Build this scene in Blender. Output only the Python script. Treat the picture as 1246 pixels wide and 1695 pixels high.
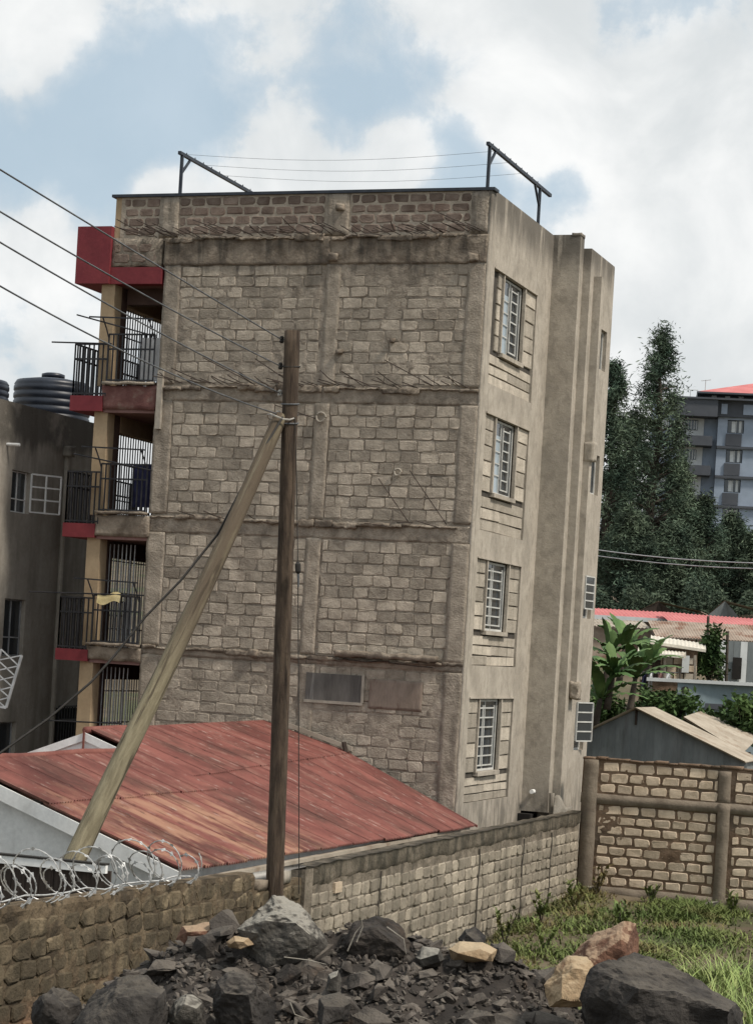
import bpy, bmesh, math, random
from mathutils import Vector, Matrix, noise
random.seed(7)
R = math.radians
scene = bpy.context.scene
for o in list(bpy.data.objects): bpy.data.objects.remove(o)
col = scene.collection

# ------------------------------------------------------------------ camera
# World frame: X runs right along the front of the block of flats, Y runs away along its side, origin at its
# near corner, z = 0 at the camera's eye level.
PSI = R(20.0); TH = .0585; HOR = 232.0; FPX = 3550.0
CX, CY = 13.0275, -41.5501
cam_d = bpy.data.cameras.new("camera"); cam = bpy.data.objects.new("camera", cam_d); col.objects.link(cam)
cam_d.sensor_fit = 'HORIZONTAL'; cam_d.sensor_width = 36.0; cam_d.lens = 36.0 * FPX / 1246.0
cam_d.shift_x = HOR * math.sin(TH) / 1246.0; cam_d.shift_y = HOR * math.cos(TH) / 1246.0
cam_d.clip_end = 3000
cam.matrix_world = Matrix.Translation((CX, CY, 0)) @ Matrix.Rotation(PSI, 4, 'Z') @ Matrix.Rotation(-TH, 4, 'Y') @ Matrix.Rotation(R(90), 4, 'X')
scene.camera = cam

def ray(u, v):
    du, dv = u - 623, v - 847.5
    a = (du * math.cos(TH) + dv * math.sin(TH)) / FPX; b = -du * math.sin(TH) + dv * math.cos(TH)
    return Vector((a * math.cos(PSI) - math.sin(PSI), a * math.sin(PSI) + math.cos(PSI), -(b - HOR) / FPX))
P0 = Vector((CX, CY, 0))
def at(u, v, y): return P0 + ray(u, v) * y                          # y = distance along the view axis
def pX(u, v, x): r = ray(u, v); return P0 + r * ((x - CX) / r.x)
def pY(u, v, y): r = ray(u, v); return P0 + r * ((y - CY) / r.y)
def pZ(u, v, z): r = ray(u, v); return P0 + r * (z / r.z)

# ------------------------------------------------------------------ sky, sun, exposure
SUN_EL, SUN_AZ = 52.0, -13.0                                         # azimuth measured from +X towards +Y
world = bpy.data.worlds.new("World"); scene.world = world; world.use_nodes = True
wn, wl = world.node_tree.nodes, world.node_tree.links
wn.clear()
class G:
    """tiny node helper"""
    def __init__(s, tree): s.n, s.l = tree.nodes, tree.links
    def new(s, t, **k):
        nd = s.n.new(t)
        for a, b in k.items():
            setattr(nd, a, b)
        return nd
    def put(s, sock, v):
        if v is None: return
        if hasattr(v, 'is_output') or isinstance(v, bpy.types.NodeSocket): s.l.new(v, sock)
        else: sock.default_value = v
    def math(s, op, a, b=None, c=None, clamp=False):
        nd = s.new('ShaderNodeMath', operation=op, use_clamp=clamp)
        for i, v in enumerate((a, b, c)): s.put(nd.inputs[i], v)
        return nd.outputs[0]
    def vmath(s, op, a, b=None):
        nd = s.new('ShaderNodeVectorMath', operation=op); s.put(nd.inputs[0], a); s.put(nd.inputs[1], b)
        return nd.outputs['Value'] if op in ('DOT_PRODUCT', 'LENGTH', 'DISTANCE') else nd.outputs[0]
    def noise(s, vec, scale, detail=5, rough=.55, dist=0):
        nd = s.new('ShaderNodeTexNoise'); s.put(nd.inputs['Vector'], vec)
        nd.inputs['Scale'].default_value = scale; nd.inputs['Detail'].default_value = detail
        nd.inputs['Roughness'].default_value = rough; nd.inputs['Distortion'].default_value = dist
        return nd.outputs[0]
    def maprange(s, v, a, b, c=0., d=1., smooth=True):
        nd = s.new('ShaderNodeMapRange'); nd.interpolation_type = 'SMOOTHSTEP' if smooth else 'LINEAR'
        s.put(nd.inputs[0], v)
        for i, x in zip((1, 2, 3, 4), (a, b, c, d)): s.put(nd.inputs[i], x)
        return nd.outputs[0]
    def mix(s, f, a, b, blend='MIX'):
        nd = s.new('ShaderNodeMix', data_type='RGBA', blend_type=blend); s.put(nd.inputs[0], f)
        for i, v in ((6, a), (7, b)):
            s.put(nd.inputs[i], (*v, 1) if isinstance(v, tuple) and len(v) == 3 else v)
        return nd.outputs[2]
    def scalevec(s, vec, sc):
        nd = s.new('ShaderNodeVectorMath', operation='MULTIPLY'); s.put(nd.inputs[0], vec); nd.inputs[1].default_value = sc
        return nd.outputs[0]

g = G(world.node_tree)
sky = g.new('ShaderNodeTexSky', sky_type='NISHITA'); sky.sun_disc = False
sky.sun_elevation = R(SUN_EL); sky.sun_rotation = R(90 - SUN_AZ)
sky.air_density = 1.0; sky.dust_density = 2.0; sky.ozone_density = 1.2
tc = g.new('ShaderNodeTexCoord')
dirv = tc.outputs['Generated']
# patchy clouds over the whole sky; a few broad blue openings and cloud banks where the photograph shows them
warp = g.noise(dirv, 9.0, 4, .55)
n1 = g.noise(dirv, 7.0, 9, .56, .25)
n2 = g.noise(dirv, 24.0, 8, .6, .15)
cov = g.math('ADD', g.math('MULTIPLY', n1, .75), g.math('MULTIPLY', n2, .46))
def lobe(u, v, rad, amp):
    d = ray(u, v).normalized()
    dist = g.vmath('DISTANCE', dirv, tuple(d))
    return g.maprange(dist, rad / FPX, 0.0, 0.0, amp)
for (u, v, r_, a_) in [(60, 240, 330, -.21), (310, 195, 290, -.21), (520, 225, 150, -.10), (770, 285, 130, -.20), (960, 315, 110, -.18), (640, 140, 180, -.10),
                       (470, 285, 150, .34), (640, 265, 130, .30), (320, 300, 120, .26), (880, 190, 130, .30), (1110, 260, 260, .30), (40, 70, 230, .12), (420, 60, 240, .07), (40, 420, 170, .26),
                       (800, 50, 230, .16), (1200, 520, 420, .25), (1010, 210, 120, .12), (240, 310, 90, .2)]:
    cov = g.math('ADD', cov, lobe(u, v, r_, a_))
mask = g.math('ADD', g.maprange(cov, .46, .67, .22, .76), g.maprange(cov, .56, .62, .0, .24))
shade = g.maprange(g.noise(g.vmath('ADD', dirv, (.013, .0, -.02)), 13.0, 7, .55, .3), .3, .72, 0., 1.)
cloudcol = g.mix(shade, (5.15, 5.4, 5.5), (7.1, 7.15, 7.1))
skyc = g.mix(.75, sky.outputs[0], (3.15, 4.2, 4.95))
colr = g.mix(mask, skyc, cloudcol)
bg = g.new('ShaderNodeBackground'); wl.new(colr, bg.inputs[0]); bg.inputs[1].default_value = 0.08
wo = g.new('ShaderNodeOutputWorld'); wl.new(bg.outputs[0], wo.inputs[0])

sd = bpy.data.lights.new("sun", 'SUN'); sd.energy = 2.15; sd.angle = R(8); sd.color = (1.0, .925, .82)
so = bpy.data.objects.new("sun", sd); col.objects.link(so)
sv = Vector((math.cos(R(SUN_EL)) * math.cos(R(SUN_AZ)), math.cos(R(SUN_EL)) * math.sin(R(SUN_AZ)), math.sin(R(SUN_EL))))
so.rotation_euler = sv.to_track_quat('Z', 'Y').to_euler(); so.location = sv * 60

vs = scene.view_settings
vs.view_transform = 'Standard'; vs.look = 'None'; vs.gamma = 1; vs.exposure = 0.80; vs.use_curve_mapping = False

# ------------------------------------------------------------------ materials
WARM = {'quarry_stone', 'grey_mortar', 'pale_mortar', 'rough_concrete_band', 'cement_plaster', 'grey_concrete', 'dressed_stone', 'grey_block', 'boundary_mortar', 'mossy_coping'}
def material(name, c1, c2, scale=3., rough=.9, bump=.3, bscale=40., tone=1.0, streak=None, stain=None, coords='pos', stretch=(1, 1, 1), spec=.3, detail=5, metal=0., top_tint=None):
    """two-colour noise, per-piece tone, optional vertical streaks and stains in world space"""
    if name in ('cement_plaster', 'dressed_stone'): c1, c2 = [(c[0] * 1.03, c[1] * .985, c[2] * .945) for c in (c1, c2)]
    elif name in WARM: c1, c2 = [(c[0] * 1.10, c[1] * 1.03, c[2] * .985) for c in (c1, c2)]
    m = bpy.data.materials.new(name); m.use_nodes = True
    t = m.node_tree; t.nodes.clear(); q = G(t)
    if coords == 'pos': vec = q.new('ShaderNodeNewGeometry').outputs['Position']
    else: vec = q.new('ShaderNodeTexCoord').outputs['Object']
    base = q.scalevec(vec, stretch)
    n = q.noise(base, scale, detail, .6, .2)
    c = q.mix(q.maprange(n, .3, .7), c1, c2)
    nf = q.noise(base, scale * 9, 4, .6)
    c = q.mix(1.0, c, q.mix(nf, (.78, .78, .78), (1.2, 1.2, 1.2)), 'MULTIPLY')
    at_ = q.new('ShaderNodeAttribute', attribute_name='tone')
    tn = q.math('ADD', q.math('MULTIPLY', at_.outputs['Fac'], tone), 1.0)
    cc = q.new('ShaderNodeCombineColor')
    for i in range(3): t.links.new(tn, cc.inputs[i])
    c = q.mix(1.0, c, cc.outputs[0], 'MULTIPLY')
    for st in (streak or []):      # (colour, threshold lo, hi, strength, scale vec)
        sc = q.noise(q.scalevec(vec, st[4]), 1.0, 4, .6, .3)
        f = q.math('MULTIPLY', q.maprange(sc, st[1], st[2]), st[3])
        if len(st) > 5:             # limited to a height band (z0 clean .. z1 full .. z2 cut)
            sep = q.new('ShaderNodeSeparateXYZ'); t.links.new(vec, sep.inputs[0])
            zz = q.math('ADD', sep.outputs[2], q.math('MULTIPLY', q.math('SUBTRACT', q.noise(q.scalevec(vec, (2.2, 2.2, .35)), 1.0, 5), .5), 1.0))
            f = q.math('MULTIPLY', f, q.maprange(zz, st[5][0], st[5][1]))
            if len(st) > 6: f = q.math('MULTIPLY', f, q.maprange(q.math('ADD', sep.outputs[1], q.math('MULTIPLY', zz, .8)), st[6][1] - 2., st[6][2] - 2.))
            if st[5][2] is not None: f = q.math('MULTIPLY', f, q.maprange(zz, st[5][3], st[5][2]))
        c = q.mix(f, c, st[0])
    if top_tint:                        # paler colour mixed onto upward faces, broken up by noise
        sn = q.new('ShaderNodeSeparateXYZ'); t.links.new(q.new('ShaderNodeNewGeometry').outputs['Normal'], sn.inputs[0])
        f = q.maprange(q.math('ADD', sn.outputs[2], q.math('MULTIPLY', q.math('SUBTRACT', q.noise(vec, 3.5, 6, .65), .5), 1.5)), top_tint[1], top_tint[2])
        c = q.mix(q.math('MULTIPLY', f, top_tint[3]), c, top_tint[0])
    b = q.new('ShaderNodeBsdfPrincipled'); t.links.new(c, b.inputs['Base Color'])
    b.inputs['Roughness'].default_value = rough; b.inputs['Metallic'].default_value = metal
    b.inputs['Specular IOR Level'].default_value = spec
    if bump:
        bn = q.new('ShaderNodeBump'); bn.inputs['Strength'].default_value = bump; bn.inputs['Distance'].default_value = .03
        t.links.new(q.math('ADD', q.noise(base, bscale, 6, .65), q.math('MULTIPLY', q.noise(base, bscale * .22, 4, .6), 1.4)), bn.inputs['Height'])
        t.links.new(bn.outputs[0], b.inputs['Normal'])
    o = q.new('ShaderNodeOutputMaterial'); t.links.new(b.outputs[0], o.inputs[0])
    return m
def glass_material(name, colr, rough=.08):
    m = bpy.data.materials.new(name); m.use_nodes = True; b = m.node_tree.nodes['Principled BSDF']
    b.inputs['Base Color'].default_value = (*colr, 1); b.inputs['Roughness'].default_value = rough; b.inputs['Specular IOR Level'].default_value = .8
    return m
grime = ((.045, .04, .034), .42, .68, .62, (5, 5, .7))
M = {}
M['stone'] = material('quarry_stone', (.26, .238, .20), (.385, .356, .302), 2.4, .95, .9, 42, streak=[((.13, .10, .078), .54, .74, .45, (1.1, 1.1, .9)), grime + ((7.2, 8.2, None, 0),)])
M['stone_brown'] = material('brown_stone', (.125, .088, .07), (.21, .165, .135), 3., .95, .5, 34)
M['mortar'] = material('grey_mortar', (.20, .18, .15), (.37, .338, .286), 3.2, .95, 1., 30, streak=[((.08, .065, .05), .5, .7, .55, (1.6, 1.6, 1.2)), grime + ((7.2, 8.2, None, 0),)])
M['mortar_light'] = material('pale_mortar', (.27, .245, .205), (.40, .37, .315), 3.2, .95, .7, 26)
M['band'] = material('rough_concrete_band', (.135, .115, .092), (.29, .26, .215), 2.6, .95, .9, 18, streak=[((.065, .053, .044), .48, .66, .65, (1.4, 1.4, 1.8)), ((.04, .036, .031), .46, .66, .65, (4, 4, .6), (7.9, 8.3, None, 0))])
M['band2'] = material('stained_concrete_band', (.22, .195, .162), (.345, .312, .262), 2.2, .95, .8, 20, streak=[((.11, .085, .065), .48, .68, .6, (1.2, 1.2, 1.6))])
M['plaster'] = material('cement_plaster', (.315, .292, .252), (.41, .384, .336), 1.4, .92, .25, 30, streak=[((.20, .182, .155), .50, .74, .45, (.9, .9, .5)), ((.21, .188, .158), .48, .66, .45, (5, 5, 3)), ((.085, .076, .064), .30, .5, .8, (2.5, 2.5, .3), (8.5, 9.3, None, 0)), ((.07, .065, .055), .4, .6, .6, (2.5, 2.5, .6), (-2.2, -3.4, None, 0))])
M['concrete'] = material('grey_concrete', (.235, .214, .178), (.36, .33, .28), 3.0, .95, .9, 26, streak=[((.10, .085, .068), .5, .72, .6, (1.8, 1.8, .6)), grime + ((7.2, 8.2, None, 0),)])
M['clad'] = material('dressed_stone', (.33, .305, .26), (.43, .40, .345), 3., .95, .6, 40, streak=[((.12, .11, .09), .5, .72, .45, (5, 5, .6))])
M['groove'] = material('joint_mortar', (.045, .04, .034), (.075, .066, .055), 4, .95, .3)
M['red'] = material('oxblood_paint', (.15, .022, .030), (.20, .034, .040), 1.4, .7, .1, 20, streak=[((.10, .02, .022), .55, .8, .4, (2, 2, .5))])
M['oldred'] = material('worn_dull_red_paint', (.12, .05, .045), (.19, .095, .082), 3, .9, .5, 20, streak=[((.25, .20, .165), .54, .7, .6, (3, 3, 3))])
M['soffit'] = material('dull_pink_paint', (.20, .115, .105), (.26, .155, .14), 1.5, .85, .15)
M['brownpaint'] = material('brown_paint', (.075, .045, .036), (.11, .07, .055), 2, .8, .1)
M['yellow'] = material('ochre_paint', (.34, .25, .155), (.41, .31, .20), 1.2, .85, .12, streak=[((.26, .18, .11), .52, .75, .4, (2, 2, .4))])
M['black_steel'] = material('black_steel', (.012, .013, .017), (.03, .03, .034), 6, .5, 0)
M['grey_steel'] = material('galvanised_steel', (.30, .31, .32), (.44, .45, .46), 5, .5, 0, metal=.3)
M['navy_steel'] = material('dark_steel', (.022, .028, .04), (.04, .048, .06), 5, .6, 0)
M['rust'] = material('rusty_rebar', (.028, .021, .018), (.085, .066, .055), 9, .85, 0)
M['window_paint'] = material('window_paint', (.42, .42, .40), (.56, .56, .53), 3, .6, .05, streak=[((.22, .18, .14), .52, .74, .5, (6, 6, 4))])
M['white_paint'] = material('white_paint', (.70, .70, .68), (.80, .80, .78), 1.5, .6, .05, streak=[((.32, .30, .27), .56, .8, .4, (2, 2, .6))])
M['cream'] = material('cream_sheet', (.50, .47, .40), (.62, .58, .50), 1.5, .7, .1, streak=[((.25, .17, .11), .55, .75, .5, (3, 3, 1))])
M['curtain'] = material('pale_curtain', (.50, .52, .54), (.66, .68, .70), 2, .9, .1, stretch=(1, 14, .3))
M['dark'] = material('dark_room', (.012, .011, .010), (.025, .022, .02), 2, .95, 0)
M['glass'] = glass_material('window_glass', (.03, .036, .042))
M['skyglass'] = glass_material('sky_reflection_glass', (.30, .36, .40), .12)  # pale blue base colour stands in for sky reflected in the pane
M['left'] = material('soot_plaster', (.29, .262, .222), (.385, .35, .30), 1.0, .95, .35, 22, streak=[((.11, .098, .082), .44, .68, .5, (1.4, 1.4, .22)), ((.07, .063, .053), .3, .5, .8, (1.0, 1.0, 1.0), (4.05, 4.4, None, 0))])
M['tank'] = material('black_plastic', (.010, .014, .024), (.018, .024, .038), 2, .42, .03, spec=.5)
M['roofred'] = material('weathered_red_sheet', (.128, .043, .035), (.21, .076, .061), .9, .6, .15, 30, stretch=(1.0, 1.8, 1.0), streak=[((.34, .19, .125), .40, .58, .85, (.8, 2.5, .8), (-2.2, -2.7, None, 0), ('y', -7.6, -9.6)), ((.075, .036, .028), .48, .66, .7, (.6, .9, .6)), ((.25, .125, .098), .52, .70, .6, (1.1, 4, 1.1)), ((.38, .29, .25), .58, .72, .5, (2.6, 10, 2.6)), ((.06, .026, .02), .58, .70, .6, (2.6, 9, 2.6))])
M['redtrim'] = material('red_trim', (.15, .05, .04), (.21, .08, .062), 3, .7, .05)
M['brownwood'] = material('dark_brown_boards', (.035, .025, .02), (.06, .045, .036), 5, .85, .2, stretch=(6, 6, .6))
M['pole'] = material('creosoted_pole', (.042, .029, .021), (.115, .083, .058), 2.0, .9, .7, 30, coords='obj', stretch=(6, 6, .9), streak=[((.20, .165, .125), .55, .75, .45, (9, 9, 1.0)), ((.02, .014, .01), .56, .68, .7, (18, 18, 1.3))])
M['strut'] = material('greenish_pole', (.15, .128, .082), (.235, .205, .135), 3.2, .9, .5, 30, coords='obj', stretch=(6, 6, .9), streak=[((.085, .062, .044), .25, .5, .85, (8, 8, .4), (4.2, 6.4, None, 0)), ((.045, .033, .022), .53, .64, .8, (15, 15, 1.0)), ((.34, .32, .23), .6, .78, .4, (14, 14, .6))])
M['wire'] = material('aluminium_cable', (.06, .065, .072), (.12, .125, .13), 4, .6, 0)
M['blackwire'] = material('black_cable', (.018, .016, .014), (.03, .027, .024), 4, .7, 0)
M['ceramic'] = material('insulator', (.30, .28, .25), (.42, .40, .36), 6, .4, 0)
M['razor'] = material('razor_steel', (.40, .40, .39), (.56, .56, .55), 8, .45, 0, metal=.35)
M['grey_block'] = material('grey_block', (.20, .186, .152), (.30, .278, .23), 2.6, .95, .6, 30, streak=[((.10, .09, .068), .48, .7, .55, (2.4, 2.4, .5))])
M['grey_mortar_wall'] = material('boundary_mortar', (.10, .09, .072), (.21, .19, .155), 3, .95, .7, 24, streak=[((.05, .043, .034), .48, .66, .6, (2.4, 2.4, .5))])
M['coping'] = material('mossy_coping', (.062, .056, .042), (.155, .14, .112), 2.4, .95, .9, 20, streak=[((.03, .028, .02), .45, .62, .7, (3, 3, 1.2))])
M['tan_block'] = material('tan_block', (.45, .36, .262), (.57, .465, .352), 2.8, .95, .5, 34, streak=[((.25, .17, .10), .56, .76, .5, (2.6, 2.6, 1.0))])
M['tan_mortar'] = material('brown_mortar', (.13, .085, .055), (.215, .15, .102), 3, .95, .7, 24, streak=[((.08, .07, .056), .5, .66, .6, (.8, .8, .8))])
M['tan_column'] = material('brown_grey_concrete', (.155, .125, .095), (.235, .195, .15), 2, .95, .5, 24)
M['brown_block'] = material('stained_brown_stone', (.12, .093, .06), (.21, .165, .105), 2.2, .95, .9, 22, streak=[((.05, .039, .025), .40, .60, .85, (1.3, 1.3, 1.0)), ((.06, .048, .03), .46, .6, .7, (5, 5, 3)), ((.22, .115, .065), .5, .7, .6, (1.1, 1.1, 1.1), (-3.9, -4.5, None, 0))])
M['brown_mortar'] = material('stained_brown_mortar', (.085, .062, .038), (.165, .125, .08), 2.4, .95, 1., 18, streak=[((.035, .027, .018), .46, .62, .75, (2, 2, 1)), ((.17, .085, .05), .46, .66, .7, (1.1, 1.1, 1.1), (-3.9, -4.5, None, 0))])
M['soil'] = material('dark_spoil', (.020, .017, .015), (.055, .046, .039), 2.2, .95, 1., 16, streak=[((.13, .09, .06), .58, .76, .5, (1.4, 1.4, 1.4))])
M['rock'] = material('dark_basalt', (.018, .016, .015), (.052, .046, .041), 2.6, .92, 1., 20, top_tint=((.16, .138, .11), .55, 1.15, .45))
M['rubble'] = material('rubble_stone', (.030, .026, .023), (.10, .086, .074), 2.6, .92, 1., 20, streak=[((.12, .075, .045), .56, .75, .5, (1.8, 1.8, 1.8))], top_tint=((.19, .165, .135), .5, 1.1, .5))
M['rock_pale'] = material('pale_topped_grey_rock', (.030, .027, .024), (.11, .10, .086), 2.6, .92, 1., 18, top_tint=((.30, .28, .24), .42, .9, .85))
M['rock_tan'] = material('tan_rock', (.24, .16, .09), (.38, .285, .18), 2.6, .92, .8, 20, streak=[((.14, .06, .034), .55, .72, .6, (4, 4, 4))], top_tint=((.46, .37, .25), .4, 1.0, .5))
M['rock_red'] = material('red_brown_rock', (.085, .04, .027), (.19, .10, .065), 2.8, .92, .9, 20, top_tint=((.37, .27, .18), .3, .85, .75))
M['ground'] = material('earth_ground', (.085, .065, .042), (.155, .125, .085), .5, .95, .6, 12, streak=[((.055, .075, .028), .46, .64, .7, (.35, .35, .35))])
M['grass'] = material('grass_blades', (.075, .115, .03), (.165, .195, .06), .6, .7, 0, streak=[((.16, .105, .05), .48, .62, .75, (.5, .5, .5))])
M['longgrass'] = material('long_grass_blades', (.19, .27, .075), (.34, .38, .15), .8, .7, 0)
M['leaf'] = material('dark_tree_leaf', (.038, .062, .045), (.095, .122, .080), .5, .8, 0, tone=1., spec=.1)
M['leaf_bush'] = material('bush_leaf', (.03, .06, .02), (.075, .12, .04), .8, .7, 0, spec=.15)
M['banana'] = material('banana_leaf', (.04, .085, .026), (.10, .16, .052), 1.6, .65, .1, spec=.2)
M['bark'] = material('tree_bark', (.045, .036, .028), (.085, .07, .056), 3, .95, .4)
M['tin'] = material('grey_tin', (.14, .158, .162), (.20, .22, .222), 1.6, .6, .1, stretch=(1, 1, .3), streak=[((.24, .25, .25), .55, .74, .5, (2, 2, .5)), ((.07, .06, .05), .55, .75, .5, (2, 2, .4))])
M['tintan'] = material('tan_tin', (.30, .255, .20), (.42, .37, .30), 1.4, .7, .1, streak=[((.20, .13, .085), .52, .72, .6, (2, 2, 2))])
M['tinrust'] = material('rusty_tin', (.26, .20, .155), (.38, .31, .25), 1.2, .75, .1, streak=[((.17, .075, .042), .50, .66, .8, (1.4, 1.4, 1.4))])
M['pinkroof'] = material('pink_red_roof', (.46, .13, .125), (.55, .185, .175), .8, .6, .05)
M['bluewall'] = material('blue_grey_sheet', (.17, .225, .25), (.24, .30, .325), 1.0, .7, .05, stretch=(1, 1, .4))
M['aptblue'] = material('blue_grey_paint', (.25, .30, .37), (.30, .35, .43), .2, .8, .02)
M['aptdark'] = material('charcoal_paint', (.062, .068, .08), (.08, .087, .10), .2, .8, .02)
M['aptwhite'] = material('pale_grey_paint', (.50, .52, .52), (.60, .62, .62), .3, .8, .02)
M['cloth1'] = material('yellow_cloth', (.55, .44, .22), (.66, .55, .30), 4, .9, .2)
M['cloth2'] = material('white_cloth', (.6, .6, .6), (.7, .7, .7), 4, .9, .2)
M['cloth3'] = material('navy_cloth', (.02, .022, .06), (.035, .038, .09), 4, .9, .2)
M['sack'] = material('grey_sacking', (.19, .17, .14), (.30, .275, .235), 4, .95, .5)
M['dirt'] = material('streaked_grey_panel', (.085, .078, .072), (.15, .14, .128), 3, .9, .2, stretch=(1, 1, .2), streak=[((.32, .31, .29), .58, .72, .6, (9, 9, .5))])
M['patch'] = material('rusty_brown_panel', (.185, .145, .115), (.27, .215, .175), 3, .9, .3, stretch=(1, 1, .3), streak=[((.09, .035, .025), .55, .7, .7, (4, 4, 2))])

# ------------------------------------------------------------------ mesh helpers
class MB:
    def __init__(s): s.v, s.f, s.t, s.m = [], [], [], []
    def face(s, pts, tone=0., mi=0):
        i = len(s.v); s.v += [tuple(p) for p in pts]; s.f.append(tuple(range(i, i + len(pts)))); s.t.append(tone); s.m.append(mi)
    def poly(s, verts, faces, tone=0., mi=0):
        i = len(s.v); s.v += [tuple(p) for p in verts]
        for f in faces: s.f.append(tuple(a + i for a in f)); s.t.append(tone); s.m.append(mi)
    def box(s, x0, x1, y0, y1, z0, z1, tone=0., mi=0):
        v = [(x, y, z) for z in (z0, z1) for y in (y0, y1) for x in (x0, x1)]
        s.poly(v, [(0, 2, 3, 1), (4, 5, 7, 6), (0, 1, 5, 4), (2, 6, 7, 3), (0, 4, 6, 2), (1, 3, 7, 5)], tone, mi)
    def bar(s, a, b, w, h=None, tone=0., mi=0):
        """square bar between two points"""
        a, b = Vector(a), Vector(b); h = h or w; d = (b - a).normalized()
        up = Vector((0, 0, 1)) if abs(d.z) < .95 else Vector((0, 1, 0))
        sx = d.cross(up).normalized() * (w / 2); sz = sx.cross(d).normalized() * (h / 2)
        v = [p + k * sx + l * sz for p in (a, b) for k, l in ((-1, -1), (1, -1), (1, 1), (-1, 1))]
        s.poly(v, [(0, 1, 2, 3), (7, 6, 5, 4), (0, 4, 5, 1), (1, 5, 6, 2), (2, 6, 7, 3), (3, 7, 4, 0)], tone, mi)
    def tube(s, pts, rads, n=8, tone=0., cap=True, mi=0):
        pts = [Vector(p) for p in pts]
        if not hasattr(rads, '__len__'): rads = [rads] * len(pts)
        rings = []
        for i, p in enumerate(pts):
            d = (pts[min(i + 1, len(pts) - 1)] - pts[max(i - 1, 0)]).normalized()
            up = Vector((0, 0, 1)) if abs(d.z) < .9 else Vector((1, 0, 0))
            a = d.cross(up).normalized(); b = a.cross(d).normalized()
            rings.append([p + (a * math.cos(2 * math.pi * k / n) + b * math.sin(2 * math.pi * k / n)) * rads[i] for k in range(n)])
        v = [q for r_ in rings for q in r_]; f = []
        for i in range(len(pts) - 1):
            for k in range(n): f.append((i * n + k, i * n + (k + 1) % n, (i + 1) * n + (k + 1) % n, (i + 1) * n + k))
        if cap: f.append(tuple(range(n))[::-1]); f.append(tuple(range((len(pts) - 1) * n, len(pts) * n)))
        s.poly(v, f, tone, mi)
    def grid(s, fn, nu, nv, tone=0., mi=0):
        v = [fn(i / nu, j / nv) for j in range(nv + 1) for i in range(nu + 1)]
        s.poly(v, [(j * (nu + 1) + i, j * (nu + 1) + i + 1, (j + 1) * (nu + 1) + i + 1, (j + 1) * (nu + 1) + i) for j in range(nv) for i in range(nu)], tone, mi)
    def roughbox(s, x0, x1, y0, y1, z0, z1, res=.12, amp=.02, tone=0., freq=3.):
        """box with subdivided faces pushed about by noise"""
        def dsp(p):
            p = Vector(p); n = noise.noise_vector(p * freq) + .5 * noise.noise_vector(p * freq * 2.7)
            return p + n * amp
        L = (x1 - x0, y1 - y0, z1 - z0); n = [max(1, min(160, round(l / res))) for l in L]
        P = lambda a, b, c: dsp((x0 + L[0] * a, y0 + L[1] * b, z0 + L[2] * c))
        s.grid(lambda a, b: P(a, 0, b), n[0], n[2], tone); s.grid(lambda a, b: P(1 - a, 1, b), n[0], n[2], tone)
        s.grid(lambda a, b: P(1, a, b), n[1], n[2], tone); s.grid(lambda a, b: P(0, 1 - a, b), n[1], n[2], tone)
        s.grid(lambda a, b: P(a, b, 1), n[0], n[1], tone); s.grid(lambda a, b: P(a, 1 - b, 0), n[0], n[1], tone)
    def mesh(s, name, mats, smooth=False):
        me = bpy.data.meshes.new(name); me.from_pydata(s.v, [], s.f); me.update()
        for m in (mats if isinstance(mats, (list, tuple)) else [mats]): me.materials.append(m)
        a = me.attributes.new('tone', 'FLOAT', 'FACE'); a.data.foreach_set('value', s.t)
        if any(s.m): me.polygons.foreach_set('material_index', s.m)
        if smooth: me.polygons.foreach_set('use_smooth', [True] * len(s.f))
        return me
    def build(s, name, mats, parent=None, smooth=False, weld=False):
        me = s.mesh(name, mats, smooth)
        if weld:
            bm = bmesh.new(); bm.from_mesh(me); bmesh.ops.remove_doubles(bm, verts=bm.verts, dist=.0004); bm.to_mesh(me); bm.free()
        return link(name, me, parent)
def link(name, me, parent=None, loc=None):
    o = bpy.data.objects.new(name, me); col.objects.link(o)
    if parent is not None: o.parent = parent
    if loc is not None: o.location = loc
    return o
def tag(o, label, cat, group=None, kind=None):
    if label: o['label'] = label
    if cat: o['category'] = cat
    if group: o['group'] = group
    if kind: o['kind'] = kind
    return o
def thing(name, label, cat, group=None):
    o = bpy.data.objects.new(name, None); col.objects.link(o); o.empty_display_size = .3
    return tag(o, label, cat, group)
def box(name, x0, x1, y0, y1, z0, z1, m, parent=None, label=None):
    b = MB(); b.box(x0, x1, y0, y1, z0, z1); o = b.build(name, m, parent)
    if label: o['label'] = label
    return o
def rbox(name, x0, x1, y0, y1, z0, z1, m, parent=None, res=.12, amp=.015):
    b = MB(); b.roughbox(x0, x1, y0, y1, z0, z1, res, amp); return b.build(name, m, parent, smooth=True, weld=True)

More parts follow.
